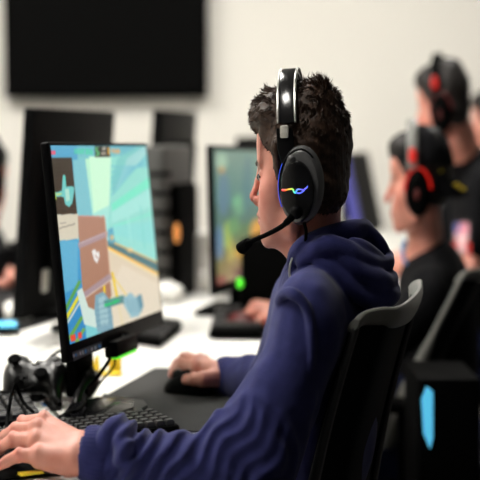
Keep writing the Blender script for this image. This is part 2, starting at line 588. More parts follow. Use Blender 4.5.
def hair_tufts(H, V, F, n, mb):
    """short pointed locks standing on the hair surface, combed away from the crown"""
    P = V[F].mean(1)
    a = V[F[:, 2]] - V[F[:, 0]]; b = V[F[:, 3]] - V[F[:, 1]]
    N = np.cross(a, b); N /= np.linalg.norm(N, axis=1)[:, None] + 1e-12
    L = H.loc(P)
    cen = H.loc(np.array([P.mean(0)]))[0]
    NL = N @ H.ax.T
    flip = ((L - np.array([-8, 0, 45])) * NL).sum(1) < 0
    NL[flip] *= -1
    pick = rng.choice(len(P), min(n, len(P)), replace=False)
    L, NL = L[pick], NL[pick]
    out_ok = ((L - np.array([-8, 0, 45])) ** 2 / np.array([75, 55, 60.]) ** 2).sum(1) > 1
    L, NL = L[out_ok], NL[out_ok]
    crown = np.array([-62, 10, 120.])
    D = L - crown
    D -= (D * NL).sum(1)[:, None] * NL
    D /= np.linalg.norm(D, axis=1)[:, None] + 1e-6
    top = np.clip((L[:, 2] - 60) / 60, 0, 1)[:, None]
    # clumps share a lean
    w = np.sin(L @ rng.normal(size=(3, 3)) * 0.13 + rng.uniform(0, 6, 3)) + 0.7 * np.sin(L @ rng.normal(size=(3, 3)) * 0.3)
    D = D + NL * (0.08 + 0.30 * top) + w * (0.16 + 0.28 * top) + rng.normal(size=D.shape) * 0.18
    low = np.clip((70 - L[:, 2]) / 60, 0, 1)[:, None]
    D[:, 2:3] -= low * 0.9
    D /= np.linalg.norm(D, axis=1)[:, None] + 1e-6
    ln = (7 + 8 * top[:, 0]) * rng.uniform(0.6, 1.25, len(L))
    near = np.exp(-(((L - np.array([-58, 20, 135.])) / 15) ** 2).sum(1))
    ln = ln + 7 * near
    D = D + near[:, None] * np.array([-0.2, 0, 1.8]); D /= np.linalg.norm(D, axis=1)[:, None]
    wd = rng.uniform(0.55, 1.3, len(L))
    bend = np.cross(D, rng.normal(size=D.shape)); bend /= np.linalg.norm(bend, axis=1)[:, None]
    X = np.cross(D, bend)
    base = L - NL * 1.5
    rings = []
    for t, rr in ((0, 1.0), (0.5, 0.8)):
        c = base + D * (ln * t)[:, None] + bend * (ln * 0.12 * t * t)[:, None]
        for k in range(3):
            an = 2 * math.pi * k / 3
            rings.append(c + (math.cos(an) * bend + math.sin(an) * X) * (wd * rr)[:, None])
    tip = base + D * ln[:, None] + bend * (ln * 0.16)[:, None] - NL * (ln * 0.1)[:, None]
    rings.append(tip)
    A = np.stack(rings, 1).reshape(-1, 3)
    A = H.o + (A * 0.001 * H.k) @ H.ax
    A[:, 0] *= SQ
    f = []
    for i in range(len(L)):
        o = i * 7
        for k in range(3):
            j = (k + 1) % 3
            f.append((o + k, o + j, o + 3 + j, o + 3 + k))
            f.append((o + 3 + k, o + 3 + j, o + 6))
    mb.add(A, f)

# ------------------------------------------------------------------ hands
def add_hand(v, wrist, fore, fingers, thumb, k=0.006, s=1.0):
    """fingers: four lists [mcp, pip, dip, tip]; all points already in true space"""
    rad = [(.0118, .0098, .0088, .0072), (.0122, .0102, .0090, .0075), (.0115, .0096, .0085, .0070), (.0105, .0085, .0076, .0062)]
    w0 = np.asarray(wrist)
    mid = np.mean([f[0] for f in fingers], axis=0)
    ax = mid - w0
    side = fingers[0][0] - fingers[3][0]
    side = side - ax * (side @ ax) / (ax @ ax); side /= np.linalg.norm(side)
    for t in (-1, 0, 1):
        v.cap(w0 + side * .015 * t * s, np.asarray(fore) + side * .012 * t * s, .020 * s, .021 * s, .012)
    for i, f in enumerate(fingers):
        st = w0 + side * (0.018, 0.007, -0.006, -0.018)[i] * s + ax * 0.10
        v.cap(st, f[0], .0165 * s, .0128 * s, .010)
        v.cap(st + ax * .1 + np.array([0, 0, -.009]) * s, f[0] + np.array([0, 0, -.005]) * s, .014 * s, .010 * s, .010)
        r = rad[i]
        for j in range(3):
            v.cap(f[j], f[j + 1], r[j] * s, r[j + 1] * s, k if j == 0 else .0025)
        v.ell(f[1], [r[1] * 1.08 * s] * 3, None, .004)
        v.ell(f[0] + np.array([0, 0, .0015]), [r[0] * 1.05 * s] * 3, None, .007)
    tr = (.016, .0125, .0105, .0085)
    for j in range(len(thumb) - 1):
        v.cap(thumb[j], thumb[j + 1], tr[j] * s, tr[j + 1] * s, .010 if j == 0 else .004)
    return side

def hand_paint(base, V, tips, knuckles):
    c = np.tile(np.array(base), (len(V), 1))
    red = np.array(base) * np.array([1.0, 0.60, 0.60])
    for P, r, w in [(p, .013, .65) for p in tips] + [(p, .010, .5) for p in knuckles]:
        d = ((V - P) ** 2).sum(1) / r ** 2
        t = (w * np.exp(-d))[:, None]
        c = c * (1 - t) + red * t
    return c

# ------------------------------------------------------------------ headsets
def cup_rings(H, prof, n=44, side=1):
    """prof rows: (s offset, centre f, centre u, radius f, radius u)"""
    out = []
    for s, cf, cu, rf, ru in prof:
        out.append([H.w(cf + rf * math.cos(t), side * s, cu + ru * math.sin(t)) for t in np.linspace(0, 2 * math.pi, n, endpoint=False)])
    return out

def strip(mb, H, path, wid, th):
    """band following path of (f, s, u, outward s, outward u), rounded slab section"""
    rg = []
    for i, (f, s, u, ns, nu) in enumerate(path):
        w = wid[i] / 2
        r = []
        for a, b in ((-1, 0), (-.92, .8), (-.6, 1), (.6, 1), (.92, .8), (1, 0), (.92, -.6), (.6, -.9), (-.6, -.9), (-.92, -.6)):
            q = th[i] / 2 * b
            r.append(H.w(f + a * w, s + ns * q, u + nu * q))
        rg.append(r)
    mb.rings(rg)

def headset_main(H, L0, root):
    band = []
    for t in np.linspace(math.radians(14), math.radians(166), 41):
        s, u = 87 * math.cos(t), 28 + 128 * math.sin(t)
        f = 0 + 19 * (math.sin(t)) ** 0.5
        n = np.array([math.cos(t) / 87, math.sin(t) / 128]); n /= np.linalg.norm(n)
        band.append((f, s, u, n[0], n[1]))
    core = band[3:-3]
    mb = MB(); strip(mb, H, core, [35] * len(core), [9] * len(core)); hb = mb.build('headband', M['gloss'], root)
    mb = MB()
    for e in (-17.5, 17.5):
        mb.tube([H.w(b[0] + e, b[1] + b[3] * 3.5, b[2] + b[4] * 3.5) for b in core], 0.0019, 8)
    tr = mb.build('band_trim', M['silver'], hb); tr['label'] = 'thin silver edging of the headband'
    inner = [(b[0], b[1] - b[3] * 8, b[2] - b[4] * 8, b[3], b[4]) for b in band[9:-9]]
    mb = MB(); strip(mb, H, inner, [30] * len(inner), [9] * len(inner)); mb.build('headband_cushion', M['leather'], root)
    for side in (1, -1):
        # slider arm and yoke
        arm = [(17, 85, 76, .98, .2), (14, 89, 50, 1, 0), (8, 92, 34, 1, 0), (0, 96, 22, 1, 0)]
        arm = [(f, side * s, u, side * a, b) for f, s, u, a, b in arm]
        mb = MB(); strip(mb, H, arm, [34, 35, 34, 30], [8, 8, 9, 9]); mb.build('slider_arm', M['black'], root)
        cush = cup_rings(H, [(68, -12, -2, 24, 30), (68, -12, -2, 38, 46), (72, -12, -2, 43, 51), (80, -12, -2, 44, 52), (86, -13, -3, 40, 48)], side=side)
        mb = MB(); mb.rings(cush); ec = mb.build('ear_cushion', M['leather'], root)
        hs = [(84, -16, 0, 40, 49), (88, -18, 1, 44.5, 52), (95, -18.5, 1.5, 45, 52), (101, -18, 1, 42, 49.5), (105, -17, 0, 38, 46.5), (107, -16.5, -1, 36, 44)]
        mb = MB(); mb.rings(cup_rings(H, hs, side=side)); eh = mb.build('ear_cup', M['cupgrey'], root)
        pl = [(104, -11, -8, 33.5, 41), (110, -11, -8, 34, 41.5), (113, -11, -8, 32.5, 40), (114.5, -11, -8, 28, 36)]
        mb = MB(); mb.rings(cup_rings(H, pl, side=side)); ep = mb.build('ear_plate', M['gloss'], eh)
        mb = MB()
        mb.tube([H.w(-16 + 41 * math.cos(t), side * 104, 0 + 48 * math.sin(t)) for t in np.linspace(-0.9, 2.3, 30)], 0.0016, 6)
        mb.build('cup_ridge', M['black'], eh)
        if side == 1:
            mb = MB(); mb.tube([H.w(-12 + 43.5 * math.cos(t), 82, -2 + 51.5 * math.sin(t)) for t in np.linspace(-.55, .95, 24)], 0.0010, 6)
            bl = mb.build('rim_light', M['blue'], root); bl['label'] = 'blue light along the front rim of the ear cup'
            # hinge knob
            mb = MB(); mb.ball(H.w(-2, 101, 34), 0.0085, 8); mb.build('hinge', M['dgrey'], root)
            pts = [(18, 113.5, -5), (12, 115, -5), (4, 115.5, -4), (-3, 115.7, -4), (-6, 115.7, -8), (-9, 115.7, -9), (-12, 115.7, -5),
                   (-18, 115.7, -4.5), (-24, 115.3, -5.5), (-28, 115, -4), (-32, 114, -2), (-34, 113, 3)]
            cols = [(1, .02, .02), (1, .08, .02), (1, .6, .05), (.4, .9, .1), (.1, .8, .5), (.05, .6, .9), (.1, .3, 1), (.1, .15, 1), (.15, .1, 1), (.12, .1, 1), (.1, .15, 1), (.08, .2, .9)]
            P = crom([H.w(*q) for q in pts], 4)
            Cc = np.clip(crom(cols, 4), 0, 1)
            mb = MB(); rr = np.where(np.arange(len(P)) < 5, .0016, .0010)
            mb.tube(P, rr, 6, col=Cc)
            P2 = crom([H.w(*q) for q in [(-9, 115.7, -8), (-14, 115.9, -9.5), (-20, 115.9, -9), (-26, 115.4, -6)]], 4)
            mb.tube(P2, .0010, 6, col=np.tile([.1, .15, 1.], (len(P2), 1)))
            lg = mb.build('light_logo', M['logo'], root); lg['label'] = 'line-shaped emblem glowing red through green to blue on the ear cup'
    # tag on the near slider
    th = band[10]
    mb = MB()
    a, b = H.w(27, 84.5, 84), H.w(27, 86, 66)
    c0 = (a + b) / 2
    up = a - b; up /= np.linalg.norm(up)
    fw = H.w(37, 85, 75) - H.w(17, 85, 75); fw /= np.linalg.norm(fw)
    nn = np.cross(fw, up); nn /= np.linalg.norm(nn)
    c0 = H.w(16, 91.5, 72)
    mb.rbox(c0, (0.0115, 0.0165, 0.0035), 0.002, np.array([fw, up, nn])); tg = mb.build('slider_tag', M['tag'], root)
    tg['label'] = 'small square silver tag on the headband slider'
    # microphone
    mb = MB(); mb.ball(H.w(-10, 112, -35), 0.0095, 10); mb.build('boom_joint', M['black'], root)
    bp = crom([H.w(*q) for q in [(-10, 114, -34), (4, 116, -44), (20, 110, -53), (48, 97, -63), (76, 82, -71), (97, 70, -77)]], 7)
    R = np.interp(np.linspace(0, 1, len(bp)), [0, .3, .34, 1], [.0052, .0045, .0036, .0030])
    mb = MB(); mb.tube(bp, R, 12); bm = mb.build('microphone_boom', M['mblack'], root)
    a, b = H.w(95, 71, -76), H.w(118, 58, -87)
    mb = MB()
    mb.tube([a, a + (b - a) * .12, a + (b - a) * .15, a + (b - a) * .5, a + (b - a) * .92, b], [.0035, .005, .0068, .0082, .0088, .0060], 14)
    mb.build('microphone_tip', M['mblack'], bm)
    # cable from the cup into the collar
    cb = crom([H.w(-22, 96, -50), H.w(-26, 97, -62), H.w(-22, 93, -78), H.w(-8, 88, -100)], 8)
    mb = MB(); mb.tube(cb, .0022, 8); mb.build('cable', M['mblack'], root)

def headset_far(H, root, glow, band_m='mblack', ring=True, bandglow=True):
    band = []
    for t in np.linspace(math.radians(10), math.radians(170), 25):
        s, u = 88 * math.cos(t), 26 + 126 * math.sin(t)
        n = np.array([math.cos(t) / 88, math.sin(t) / 126]); n /= np.linalg.norm(n)
        band.append((8, s, u, n[0], n[1]))
    mb = MB(); strip(mb, H, band, [34] * 25, [9] * 25); mb.build('headband', M[band_m], root)
    for side in (1, -1):
        mb = MB(); mb.rings(cup_rings(H, [(70, -6, -4, 32, 40), (74, -6, -4, 40, 50), (86, -6, -4, 40, 50), (94, -6, -4, 34, 44), (102, -6, -4, 24, 34)], 28, side))
        cu = mb.build('ear_cup', M['mblack'], root)
        if ring:
            mb = MB()
            mb.tube([H.w(-6 + 42 * math.cos(t), side * 88, -2 + 52 * math.sin(t)) for t in np.linspace(0.1, 3.04, 24)], 0.0027, 8)
            r = mb.build('cup_ring', M['red' if glow else 'dred'], cu); r['label'] = 'red ring around the ear cup'
            mb = MB(); mb.ball(H.w(-4, side * 102, -6), (0.006, .004, .013)); mb.build('cup_mark', M['dred'], cu)
        if bandglow:
            mb = MB()
            mb.tube([H.w(8, side * 92, 62), H.w(8, side * 91, 76), H.w(8, side * 86, 92)], [.006, .009, .006], 8)
            r = mb.build('band_light', M['red'], root); r['label'] = 'red glowing block at the side of the headband'

# ================================================================== THE ROOM
def plane_box(name, x0, x1, y0, y1, z0, z1, m):
    mb = MB(); mb.box(((x0 + x1) / 2, (y0 + y1) / 2, (z0 + z1) / 2), (x1 - x0, y1 - y0, z1 - z0))
    o = mb.build(name, m, None, smooth=False)
    o['kind'] = 'structure'
    return o
WY = 6.6
CH = 3.0
plane_box('floor', -3.2, 3.2, -2.2, WY + .1, -0.1, 0, M['floor'])
plane_box('wall_back', -3.2, 3.2, WY, WY + .1, 0, CH, M['wall'])
plane_box('wall_left', -3.3, -3.2, -2.2, WY + .1, 0, CH, M['wall'])
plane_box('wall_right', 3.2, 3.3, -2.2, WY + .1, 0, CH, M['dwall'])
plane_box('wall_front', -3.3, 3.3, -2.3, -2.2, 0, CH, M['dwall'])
plane_box('ceiling', -3.3, 3.3, -2.3, WY + .1, CH, CH + .1, M['ceil'])
plane_box('baseboard_back', -3.2, 3.2, WY - .015, WY, 0, .1, M['desk_edge'])

# ceiling light panels; the nearest, shortest one is added to brighten the hood
def panel(x, y, sx, sy, label):
    r = thing('ceiling_light', label, 'light', (x, y, CH), 'recessed ceiling light panels')
    mb = MB(); mb.box((x, y, CH - .012), (sx + .05, sy + .05, .02)); mb.build('frame', M['grey'], r, smooth=False)
    mb = MB(); mb.box((x, y, CH - .026), (sx, sy, .008)); mb.build('diffuser', M['lamp'], r, smooth=False)
for x, y, q in ((-1.75, 2.6, 'front'), (-0.75, 3.4, 'middle'), (-1.75, 4.6, 'rear left'), (0.75, 4.6, 'rear right'), (-0.85, 1.35, 'added fill, nearest, shortest')):
    panel(x, y, .5, 1.1 if y > 2 else .45, f'white ceiling light panel, {q} one of the five above the desks')

# television on the back wall
def tv():
    a, b = W(5, 98, WY - .06), W(208, 98, WY - .06)
    z0 = a[2]; x0, x1 = a[0], b[0]; z1 = z0 + (x1 - x0) / .667 / 1.72
    r = thing('television', 'large black wall-mounted television, switched off, on the white back wall', 'television', ((x0 + x1) / 2, WY, z0))
    mb = MB(); mb.rbox(((x0 + x1) / 2, WY - .06, (z0 + z1) / 2), (x1 - x0, z1 - z0, .05), .012, np.array([[1, 0, 0], [0, 0, 1], [0, -1, 0]]))
    mb.build('frame', M['mblack'], r)
    mb = MB(); mb.box(((x0 + x1) / 2, WY - .0865, (z0 + z1) / 2 + .006), (x1 - x0 - .024, .003, z1 - z0 - .04)); mb.build('screen', M['tvscreen'], r, smooth=False)
    mb = MB(); mb.box(((x0 + x1) / 2, WY - .018, (z0 + z1) / 2), (.35, .034, .3)); mb.build('wall_bracket', M['grey'], r, smooth=False)
tv()

# ------------------------------------------------------------------ desks (rows run along R, away to the right)
R = np.array([0.232, 1.0, 0.0]); Rn = R / np.linalg.norm(R)
Pn = np.array([Rn[1], -Rn[0], 0.0])
SEAM = np.array([-.445, 2.61, 0])
DZ = 0.74
def desk(r0, r1, side, label):
    """side +1: the player's row, -1: the opposite row; r along the row from SEAM"""
    w = 0.60
    o = SEAM + R * ((r0 + r1) / 2) + Pn * side * (w / 2 + .004)
    ln = np.linalg.norm(R) * (r1 - r0) - .006
    ax = np.array([Pn, Rn, [0, 0, 1.0]])
    r = thing('desk', label, 'desk', (o[0], o[1], 0), 'white desks in two facing rows')
    mb = MB(); mb.rbox((o[0], o[1], DZ - .014), (w, ln, .028), .006, ax); mb.build('tabletop', M['desk'], r)
    for a in (-1, 1):
        for b in (-1, 1):
            c = np.array([o[0], o[1], (DZ - .028) / 2]) + Pn * a * (w / 2 - .05) + Rn * b * (ln / 2 - .06)
            mb = MB(); mb.rbox(c, (.04, .04, DZ - .030), .006, ax); mb.build('leg', M['metal_leg'], r)
    mb = MB(); mb.box(np.array([o[0], o[1], DZ - .06]), (w - .1, .03, .04), ax); mb.build('crossbar', M['metal_leg'], r, smooth=False)
names = ['nearest', 'second', 'third', 'farthest']
for i in range(3):
    a = -1.35 + i * 1.62
    desk(a, a + 1.61, 1, f'white laminate desk of the right-hand row, {("nearest, under the lit game monitor", "second back, under the teal monitor", "farthest back, by the white wall")[i]}')
    desk(a, a + 1.61, -1, f'white laminate desk in the facing row on the left, {("nearest the camera", "middle one", "farthest, under the television")[i]}')

# ------------------------------------------------------------------ screen pictures
def homog(src, dst):
    A = []
    for (x, y), (u, v) in zip(src, dst):
        A.append([x, y, 1, 0, 0, 0, -u * x, -u * y, u]); A.append([0, 0, 0, x, y, 1, -v * x, -v * y, v])
    A = np.array(A)
    h = np.linalg.solve(A[:, :8], A[:, 8])
    return np.append(h, 1).reshape(3, 3)

class Picture:
    """colour grid for a lit screen; drawn in the picture's own 0..1 coordinates"""
    def __init__(s, nu, nv, corners):
        s.nu, s.nv = nu, nv
        s.Hm = homog(corners, [(0, 0), (1, 0), (1, 1), (0, 1)])     # TL TR BR BL
        u, v = np.meshgrid((np.arange(nu) + .5) / nu, (np.arange(nv) + .5) / nv)
        s.u, s.v = u, v
        s.c = np.zeros((nv, nu, 3))
    def uv(s, p):
        q = s.Hm @ np.array([p[0], p[1], 1.0]); return q[:2] / q[2]
    def poly(s, pts, col, a=1.0, col2=None, axis=1):
        P = np.array([s.uv(p) for p in pts])
        ins = np.zeros(s.u.shape, bool)
        n = len(P)
        for i in range(n):
            (x0, y0), (x1, y1) = P[i], P[(i + 1) % n]
            if y0 == y1: continue
            cond = ((y0 > s.v) != (y1 > s.v)) & (s.u < (x1 - x0) * (s.v - y0) / (y1 - y0) + x0)
            ins ^= cond
        c = np.array(col, float)
        if col2 is not None:
            w = s.v if axis == 1 else s.u
            lo, hi = P[:, axis].min(), P[:, axis].max()
            t = np.clip((w[ins] - lo) / (hi - lo + 1e-9), 0, 1)[:, None]
            c = c * (1 - t) + np.array(col2) * t
        s.c[ins] = s.c[ins] * (1 - a) + c * a
    def line(s, p, q, w, col, a=1.0):
        p, q = np.array(p, float), np.array(q, float)
        d = q - p; n = np.array([-d[1], d[0]]) / (np.linalg.norm(d) + 1e-9) * w / 2
        s.poly([p + n, q + n, q - n, p - n], col, a)
    def blob(s, c, rx, ry, col, a=1.0, n=14):
        s.poly([(c[0] + rx * math.cos(t), c[1] + ry * math.sin(t)) for t in np.linspace(0, 2 * math.pi, n, endpoint=False)], col, a)
    def soften(s, k=1):
        for _ in range(k):
            p = np.pad(s.c, ((1, 1), (1, 1), (0, 0)), 'edge')
            s.c = (p[1:-1, 1:-1] * 2 + p[:-2, 1:-1] + p[2:, 1:-1] + p[1:-1, :-2] + p[1:-1, 2:]) / 6
    def noise(s, amp):
        s.c = np.clip(s.c + rng.normal(size=s.c.shape[:2])[..., None] * amp, 0, 1)
    def build(s, name, m, parent, TL, TR, BR, BL):
        TL, TR, BR, BL = [np.asarray(q, float) for q in (TL, TR, BR, BL)]
        nu, nv = s.nu, s.nv
        uu, vv = np.meshgrid(np.linspace(0, 1, nu + 1), np.linspace(0, 1, nv + 1))
        V = ((1 - uu) * (1 - vv))[..., None] * TL + (uu * (1 - vv))[..., None] * TR + (uu * vv)[..., None] * BR + ((1 - uu) * vv)[..., None] * BL
        cc = np.pad(s.c, ((0, 1), (0, 1), (0, 0)), 'edge')
        lin = np.clip(cc, 0, 1) ** 2.2
        i = np.arange(nv)[:, None] * (nu + 1) + np.arange(nu)[None, :]
        F = np.stack([i, i + nu + 1, i + nu + 2, i + 1], -1).reshape(-1, 4)
        V = V.reshape(-1, 3) - root_loc(parent)
        me = bpy.data.meshes.new(name)
        me.from_pydata(V.tolist(), [], F.tolist())
        a = me.attributes.new('paint', 'FLOAT_COLOR', 'POINT')
        a.data.foreach_set('color', np.c_[lin.reshape(-1, 3), np.ones(len(V))].astype(np.float32).ravel())
        me.materials.append(m); me.update()
        o = bpy.data.objects.new(name, me); COL.objects.link(o); o.parent = parent
        return o

def C8(*c): return tuple(v / 255 for v in c)

# outer corners and lit corners of the near monitor as they stand in the room
def monitor(name_lbl, o, wv, hv, picture, group, stand_off, base_at, bezel=(.010, .012, .022), col_w=.05, extra=None, scr_m=None, hgt=DZ):
    """o: lower near corner; wv: along the width; hv: up the panel"""
    wv, hv = np.asarray(wv), np.asarray(hv)
    r = thing('monitor', name_lbl, 'monitor', (base_at[0], base_at[1], hgt), group)
    n = np.cross(hv, wv); n /= np.linalg.norm(n)
    if n[0] < 0: n = -n                                  # towards the viewer of the screen
    wl, hl = np.linalg.norm(wv), np.linalg.norm(hv)
    wn, hn = wv / wl, hv / hl
    c = o + wv / 2 + hv / 2
    ax = np.array([wn, hn, n])
    mb = MB(); mb.rbox(c - n * .006, (wl, hl, .012), .004, ax); mb.build('housing', M['black'], r)
    mb = MB(); mb.rbox(c - n * .024 - hn * hl * .05, (wl * .62, hl * .62, .028), .02, ax); mb.build('rear_bulge', M['mblack'], r)
    s, t, b = bezel
    e = n * .0006
    BL, BR, TR, TL = o + wn * s + hn * b + e, o + wv - wn * s + hn * b + e, o + wv + hv - wn * s - hn * t + e, o + hv + wn * s - hn * t + e
    if picture is not None:
        picture.build('screen', scr_m or M['screen'], r, TL, TR, BR, BL)
    # stand
    foot = np.array([base_at[0], base_at[1], hgt])
    top = c - n * .055 - hn * hl * .05
    axs = np.array([Pn, Rn, [0, 0, 1.0]])
    zt = top[2] + .06
    mb = MB()
    st = foot.copy(); st[2] = (zt + hgt) / 2 + .006
    mb.rbox(st, (.022, col_w, zt - hgt - .012), .008, axs); mb.build('stand_column', M['mblack'], r)
    mb = MB()
    d = top - np.array([foot[0], foot[1], top[2]])
    mb.tube([np.array([foot[0], foot[1], top[2]]), top + n * .02], .026, 12); mb.build('stand_joint', M['mblack'], r)
    return r, dict(n=n, wn=wn, hn=hn, wl=wl, hl=hl, BL=BL, BR=BR, TL=TL, TR=TR, foot=foot, o=o, wv=wv, hv=hv, axs=axs)

# --- near monitor
P0, P1c = W(69, 363, 2.04), W(164, 324, 2.50)
P2 = W(47.5, 142, 2.052)
wv1, hv1 = P1c - P0, P2 - P0
litc = [(52, 145), (147, 143), (161, 315.5), (69.5, 350)]
pic = Picture(330, 250, litc)
A_ = C8
pic.c[:] = A_(120, 200, 205)
pic.poly([(50, 143), (150, 141), (150, 160), (50, 162)], A_(95, 175, 195), 1, A_(130, 205, 200))
pic.poly([(50, 143), (78, 143), (86, 350), (62, 352)], A_(85, 165, 200), 1, A_(55, 145, 200))
pic.poly([(74, 160), (92, 158), (98, 250), (78, 250)], A_(125, 195, 205))
pic.poly([(86, 158), (112, 157), (113, 246), (96, 246)], A_(190, 242, 205), 1, A_(150, 225, 225))
pic.poly([(90, 156), (112, 156), (112, 205), (94, 215)], A_(205, 250, 215))
pic.poly([(112, 156), (148, 150), (160, 275), (108, 238)], A_(145, 220, 205), 1, A_(150, 225, 215))
# ceiling beams
pic.poly([(118, 157), (140, 143), (148, 143), (113, 195), (112, 180)], A_(120, 200, 195), .8)
pic.poly([(128, 157), (146, 143), (149, 150), (116, 190)], A_(165, 215, 215), .8)
for k in range(6):
    pic.line((112, 196 - k * 6), (150, 150 + k * 3), 2.2, A_(105, 190, 205), .55)
pic.poly([(112, 205), (150, 176), (151, 186), (112, 213)], A_(115, 235, 200), .85)
pic.poly([(112, 213), (151, 188), (153, 206), (112, 225)], A_(165, 232, 222), .8)
pic.line((112, 229), (156, 213), 2.0, A_(120, 235, 205), .7)
pic.poly([(112, 228), (156, 222), (158, 248), (110, 236)], A_(140, 222, 218), .7)
pic.line((128, 216), (131, 243), 1.4, A_(170, 235, 225), .6)
pic.line((141, 206), (145, 252), 1.4, A_(120, 215, 205), .6)
# floor on the right
pic.poly([(107, 245), (158, 279), (162, 318), (112, 338), (100, 300)], A_(222, 206, 178), 1, A_(226, 212, 188))
pic.poly([(107, 243), (112, 244), (158, 266), (158.5, 276), (108, 249)], A_(80, 125, 130))
pic.line((109, 243), (158, 266), 1.8, A_(225, 190, 120))
pic.line((108, 250), (159, 278), 2.2, A_(245, 185, 85))
pic.line((108, 252), (159, 281), 1.2, A_(250, 225, 150))
pic.poly([(108, 232), (113, 229), (115, 246), (109, 246)], A_(80, 160, 190), .8)
pic.blob((112, 240), 2, 3, A_(240, 190, 120), .7)
pic.blob((130, 253), 3, 2.5, A_(235, 200, 140), .8)
pic.poly([(122, 268), (161, 290), (162, 316), (128, 333), (112, 290)], A_(232, 220, 198), .7)
# floor on the left
pic.poly([(58, 243), (80, 243), (86, 350), (66, 353)], A_(70, 160, 205), 1, A_(45, 125, 185))
pic.poly([(60, 244), (78, 244), (78, 290), (62, 300)], A_(110, 185, 210), .6)
pic.line((64, 318), (80, 285), 3.0, A_(90, 160, 60), .9)
pic.line((65, 326), (81, 297), 3.2, A_(235, 215, 40), .95)
pic.line((66, 331), (82, 303), 1.6, A_(225, 225, 210), .9)
pic.line((68, 346), (82, 322), 3.2, A_(105, 165, 60), .9)
pic.line((76, 348), (84, 334), 3.0, A_(120, 170, 70), .9)
# brown stack of crates
pic.poly([(78, 218), (105, 219), (111, 300), (105, 318), (84, 322)], A_(176, 132, 112), 1, A_(165, 118, 92))
pic.poly([(78, 246), (108, 233), (108, 239), (79, 252)], A_(170, 150, 160), .8)
pic.line((79, 247), (108, 234), .8, A_(205, 190, 195), .8)
pic.poly([(82, 298), (111, 276), (112, 283), (82, 305)], A_(165, 145, 155), .85)
pic.line((82, 305), (112, 283), 1.0, A_(235, 215, 190), .8)
pic.line((78, 218), (105, 218), 1.2, A_(210, 150, 140), .9)
pic.line((105, 219), (110, 280), 1.2, A_(205, 165, 140), .8)
pic.poly([(92, 254), (95, 252), (97, 256), (99, 253.5), (99.5, 260), (97, 267), (94, 263)], A_(235, 232, 228))
pic.line((95, 258), (98, 262), .9, A_(176, 132, 112))
# lane lines, gloves, gun
pic.line((112, 276), (122, 331), 2.4, A_(240, 205, 60))
pic.line((114, 282), (134, 312), 1.4, A_(235, 205, 90), .8)
pic.line((104, 290), (104, 312), 2.0, A_(240, 200, 40))
pic.poly([(77, 296), (82, 292), (88, 312), (100, 318), (97, 334), (84, 330)], A_(205, 225, 215))
pic.poly([(95, 300), (103, 296), (110, 306), (113, 334), (97, 339), (94, 315)], A_(125, 165, 180))
pic.poly([(98, 303), (104, 300), (107, 310), (108, 330), (100, 332)], A_(165, 200, 205), .8)
for k in range(5): pic.line((96, 310 + k * 5.5), (111, 306 + k * 5.5), .8, A_(90, 130, 150), .6)
pic.poly([(103, 306), (124, 300), (124, 309), (106, 313)], A_(90, 140, 140))
pic.line((104, 311), (119, 305), 2.4, A_(40, 200, 110))
pic.line((106, 306), (122, 300), 1.0, A_(60, 170, 130))
pic.poly([(123, 303), (130, 297), (135, 302), (141, 300), (143, 312), (138, 322), (128, 324), (124, 314)], A_(150, 190, 200))
pic.poly([(136, 301), (141, 299), (143, 310), (140, 318)], A_(105, 150, 165))
for k in range(4): pic.line((126 + k * 4, 304), (131 + k * 3.4, 318), .9, A_(95, 145, 165), .7)
pic.poly([(112, 312), (122, 308), (130, 322), (124, 334), (113, 336)], A_(228, 215, 190), .9)
# head-up display
pic.poly([(51.5, 158), (73, 157), (78, 215.5), (57, 217)], A_(62, 54, 44))
for k in range(14): pic.line((52 + k * .35, 161 + k * 4), (73 + k * .35, 160 + k * 4), 1.0, A_(44, 38, 32), .6)
pic.poly([(64, 176), (66, 175.5), (67, 188), (72, 187), (75, 188), (75, 193), (73, 205), (70, 209), (66, 206), (65, 199), (62, 198), (57, 199), (57, 194), (63, 192)], A_(110, 200, 195))
pic.poly([(66, 190), (70, 190), (71, 202), (67, 203)], A_(180, 225, 205), .9)
pic.line((56, 194), (57, 201), 1.6, A_(190, 220, 80))
pic.line((58, 196), (63, 195), 1.4, A_(215, 215, 90))
pic.line((66, 176), (67, 187), .9, A_(80, 215, 190))
pic.poly([(57, 217), (78.5, 215.5), (79, 241.5), (60, 244)], A_(212, 204, 182))
pic.line((60, 231), (76, 226), .8, A_(120, 110, 100))
pic.line((61, 226), (70, 224), .5, A_(150, 140, 130))
pic.poly([(51.5, 151), (57, 150.5), (57, 154.5), (52, 155)], A_(225, 90, 120))
pic.poly([(95.5, 145), (110.5, 144.5), (111, 155.5), (96, 156)], A_(40, 40, 34))
# small letters and digits, each stroke separate
SEG = {'0': 'abcdef', '1': 'bc', '2': 'abged', '5': 'afgcd', '6': 'afgedc', '8': 'abcdefg', ':': ''}
def digit(x, y, w, h, ch, col, lw=1.0):
    L = {'a': ((0, 0), (1, 0)), 'b': ((1, 0), (1, .5)), 'c': ((1, .5), (1, 1)), 'd': ((0, 1), (1, 1)), 'e': ((0, .5), (0, 1)), 'f': ((0, 0), (0, .5)), 'g': ((0, .5), (1, .5))}
    for q in SEG[ch]:
        (a, b), (c, d) = L[q]
        pic.line((x + a * w, y + b * h), (x + c * w, y + d * h), lw, col)
digit(97, 146.5, 2.4, 7.5, '5', A_(120, 240, 150))
digit(102.3, 146, 1.6, 3.2, '1', A_(250, 245, 225), .8); digit(104.8, 146, 1.6, 3.2, '8', A_(250, 245, 225), .6)
pic.line((102, 152.5), (107, 152.3), 1.6, A_(235, 220, 200))
digit(108.4, 146, 1.2, 7.5, '1', A_(255, 190, 60), 1.4)
